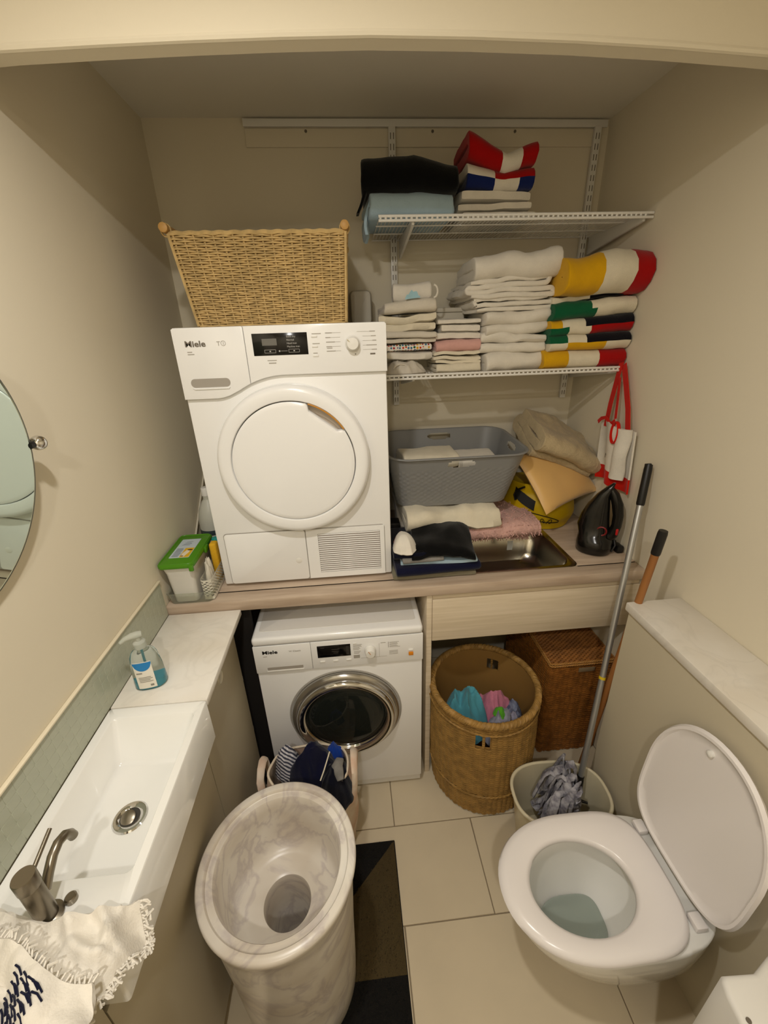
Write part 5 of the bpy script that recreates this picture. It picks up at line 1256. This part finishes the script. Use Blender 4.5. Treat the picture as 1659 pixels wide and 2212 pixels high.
# ------------------------------------------------------------------ toilet
t = thing('toilet', 'white wall-hung toilet with its seat lid raised', 'toilet', (.62, .6, .06))
TY = .594
def tl(sx_front, xb, hw, z, n=64, dx_=0, e=2.25, cf=None):
    """D-shaped outline: rounded towards -X, squarer at the back"""
    P = []; xc = xb-hw*.55 if cf is None else cf
    for k_ in range(n):
        a = 2*PI*k_/n; ca, sa = math.cos(a), math.sin(a)
        if ca > 0: x = xc + (xb-xc)*abs(ca)**(2/4.2); y = hw*math.copysign(abs(sa)**(2/3.4), sa)
        else: x = xc - (xc-sx_front)*abs(ca)**(2/e); y = hw*math.copysign(abs(sa)**(2/2.1), sa)
        P.append((x, TY+y, z))
    return P
def ov(x0, x1, hw, z, n=64): return [((x0+x1)/2+(x1-x0)/2*math.cos(2*PI*k_/n), TY-.010+hw*math.sin(2*PI*k_/n), z) for k_ in range(n)]
def rg(r): return rings_mb(r, True, False)
outer = [tl(.60, .865, .095, .085, cf=.72), tl(.52, .865, .115, .12, cf=.70), tl(.43, .865, .140, .22, cf=.66), tl(.365, .865, .158, .33, cf=.60), tl(.346, .865, .163, .385, cf=.58), tl(.345, .865, .163, .400, cf=.58), tl(.349, .862, .159, .404, cf=.58),
         tl(.385, .735, .118, .404, cf=.56, e=2.1), tl(.395, .728, .110, .392, cf=.56, e=2.1), tl(.405, .722, .106, .34, cf=.56, e=2), tl(.43, .70, .092, .27, cf=.56, e=2), tl(.455, .665, .068, .21, cf=.55, e=2), tl(.47, .60, .050, .175, cf=.53, e=2)]
tp = rings_mb(outer, True, True); part('pan', tp, CERAMIC, t, smooth=50)
part('water', MB().add([(x, y, .212) for x, y, z in tl(.462, .645, .060, 0, cf=.55, e=2)], [list(range(64))]), mat('toilet_water', '#b9c4bb', .03, trans=.6, ior=1.2), t)
seat = [tl(.330, .778, .1665, .4065, cf=.565, e=2.15), tl(.326, .780, .169, .415, cf=.565, e=2.15), tl(.333, .778, .164, .4255, cf=.565, e=2.15), tl(.352, .770, .150, .4295, cf=.565, e=2.15),
        ov(.393, .692, .116, .4285), ov(.402, .684, .109, .424), ov(.407, .680, .106, .412), ov(.402, .684, .109, .4065)]
n = 64; V = [p for r in seat for p in r]; F = []
for a in range(len(seat)):
    b = (a+1) % len(seat)
    for i in range(n): F.append((a*n+i, a*n+(i+1) % n, b*n+(i+1) % n, b*n+i))
part('seat', MB().add(V, F), SEATW, t, smooth=55)
# lid, hinged open
LM = Matrix.Translation((.792, TY, .430)) @ Matrix.Rotation(math.radians(93.5), 4, 'Y') @ Matrix.Translation((-.778, -TY, -.425))
lidr = [tl(.325, .770, .172, .4255, cf=.560, e=2.15), tl(.320, .774, .176, .434, cf=.560, e=2.15), tl(.328, .770, .170, .4445, cf=.560, e=2.15), tl(.40, .73, .11, .450, cf=.565, e=2.1)]
inner = [tl(.333, .764, .166, .4255, cf=.560, e=2.15), tl(.338, .760, .162, .432, cf=.560, e=2.15), tl(.36, .745, .145, .434, cf=.56, e=2.1)]
lb = rings_mb(inner[::-1]+lidr, True, True).xf(LM)
ldo = part('lid', lb, SEATW, t, smooth=50)
part('buffer', MB().lathe([(.0085, .4345), (.0080, .4265), (.005, .4245), (.0001, .424)], (.372, TY+.03, 0), seg=20).xf(LM), WHITE_PL, ldo)
for s in (-.11, .11): part('hinge', MB().box((.776, TY+s-.018, .405), (.806, TY+s+.018, .4245), .004), SEATW, t)
# white boxed fitting in the near right corner
pl = [(.640, .318), (.648, .327), (.711, .324), (.864, .386), (.864, -.10), (.606, -.10), (.622, .20), (.634, .30)]
t = thing('corner_unit', 'white boxed unit with a small dark screw hole, bottom right corner', 'cabinet', (.75, .15, 0))
part('unit_body', MB().prism(pl, 'z', 0.0008, .645, .010, seg=3), WHITE_PL, t)
part('screw_hole', MB().cyl((.645, .268, .6454), (.645, .268, .6462), .0045, seg=14), PRINT_D, t)
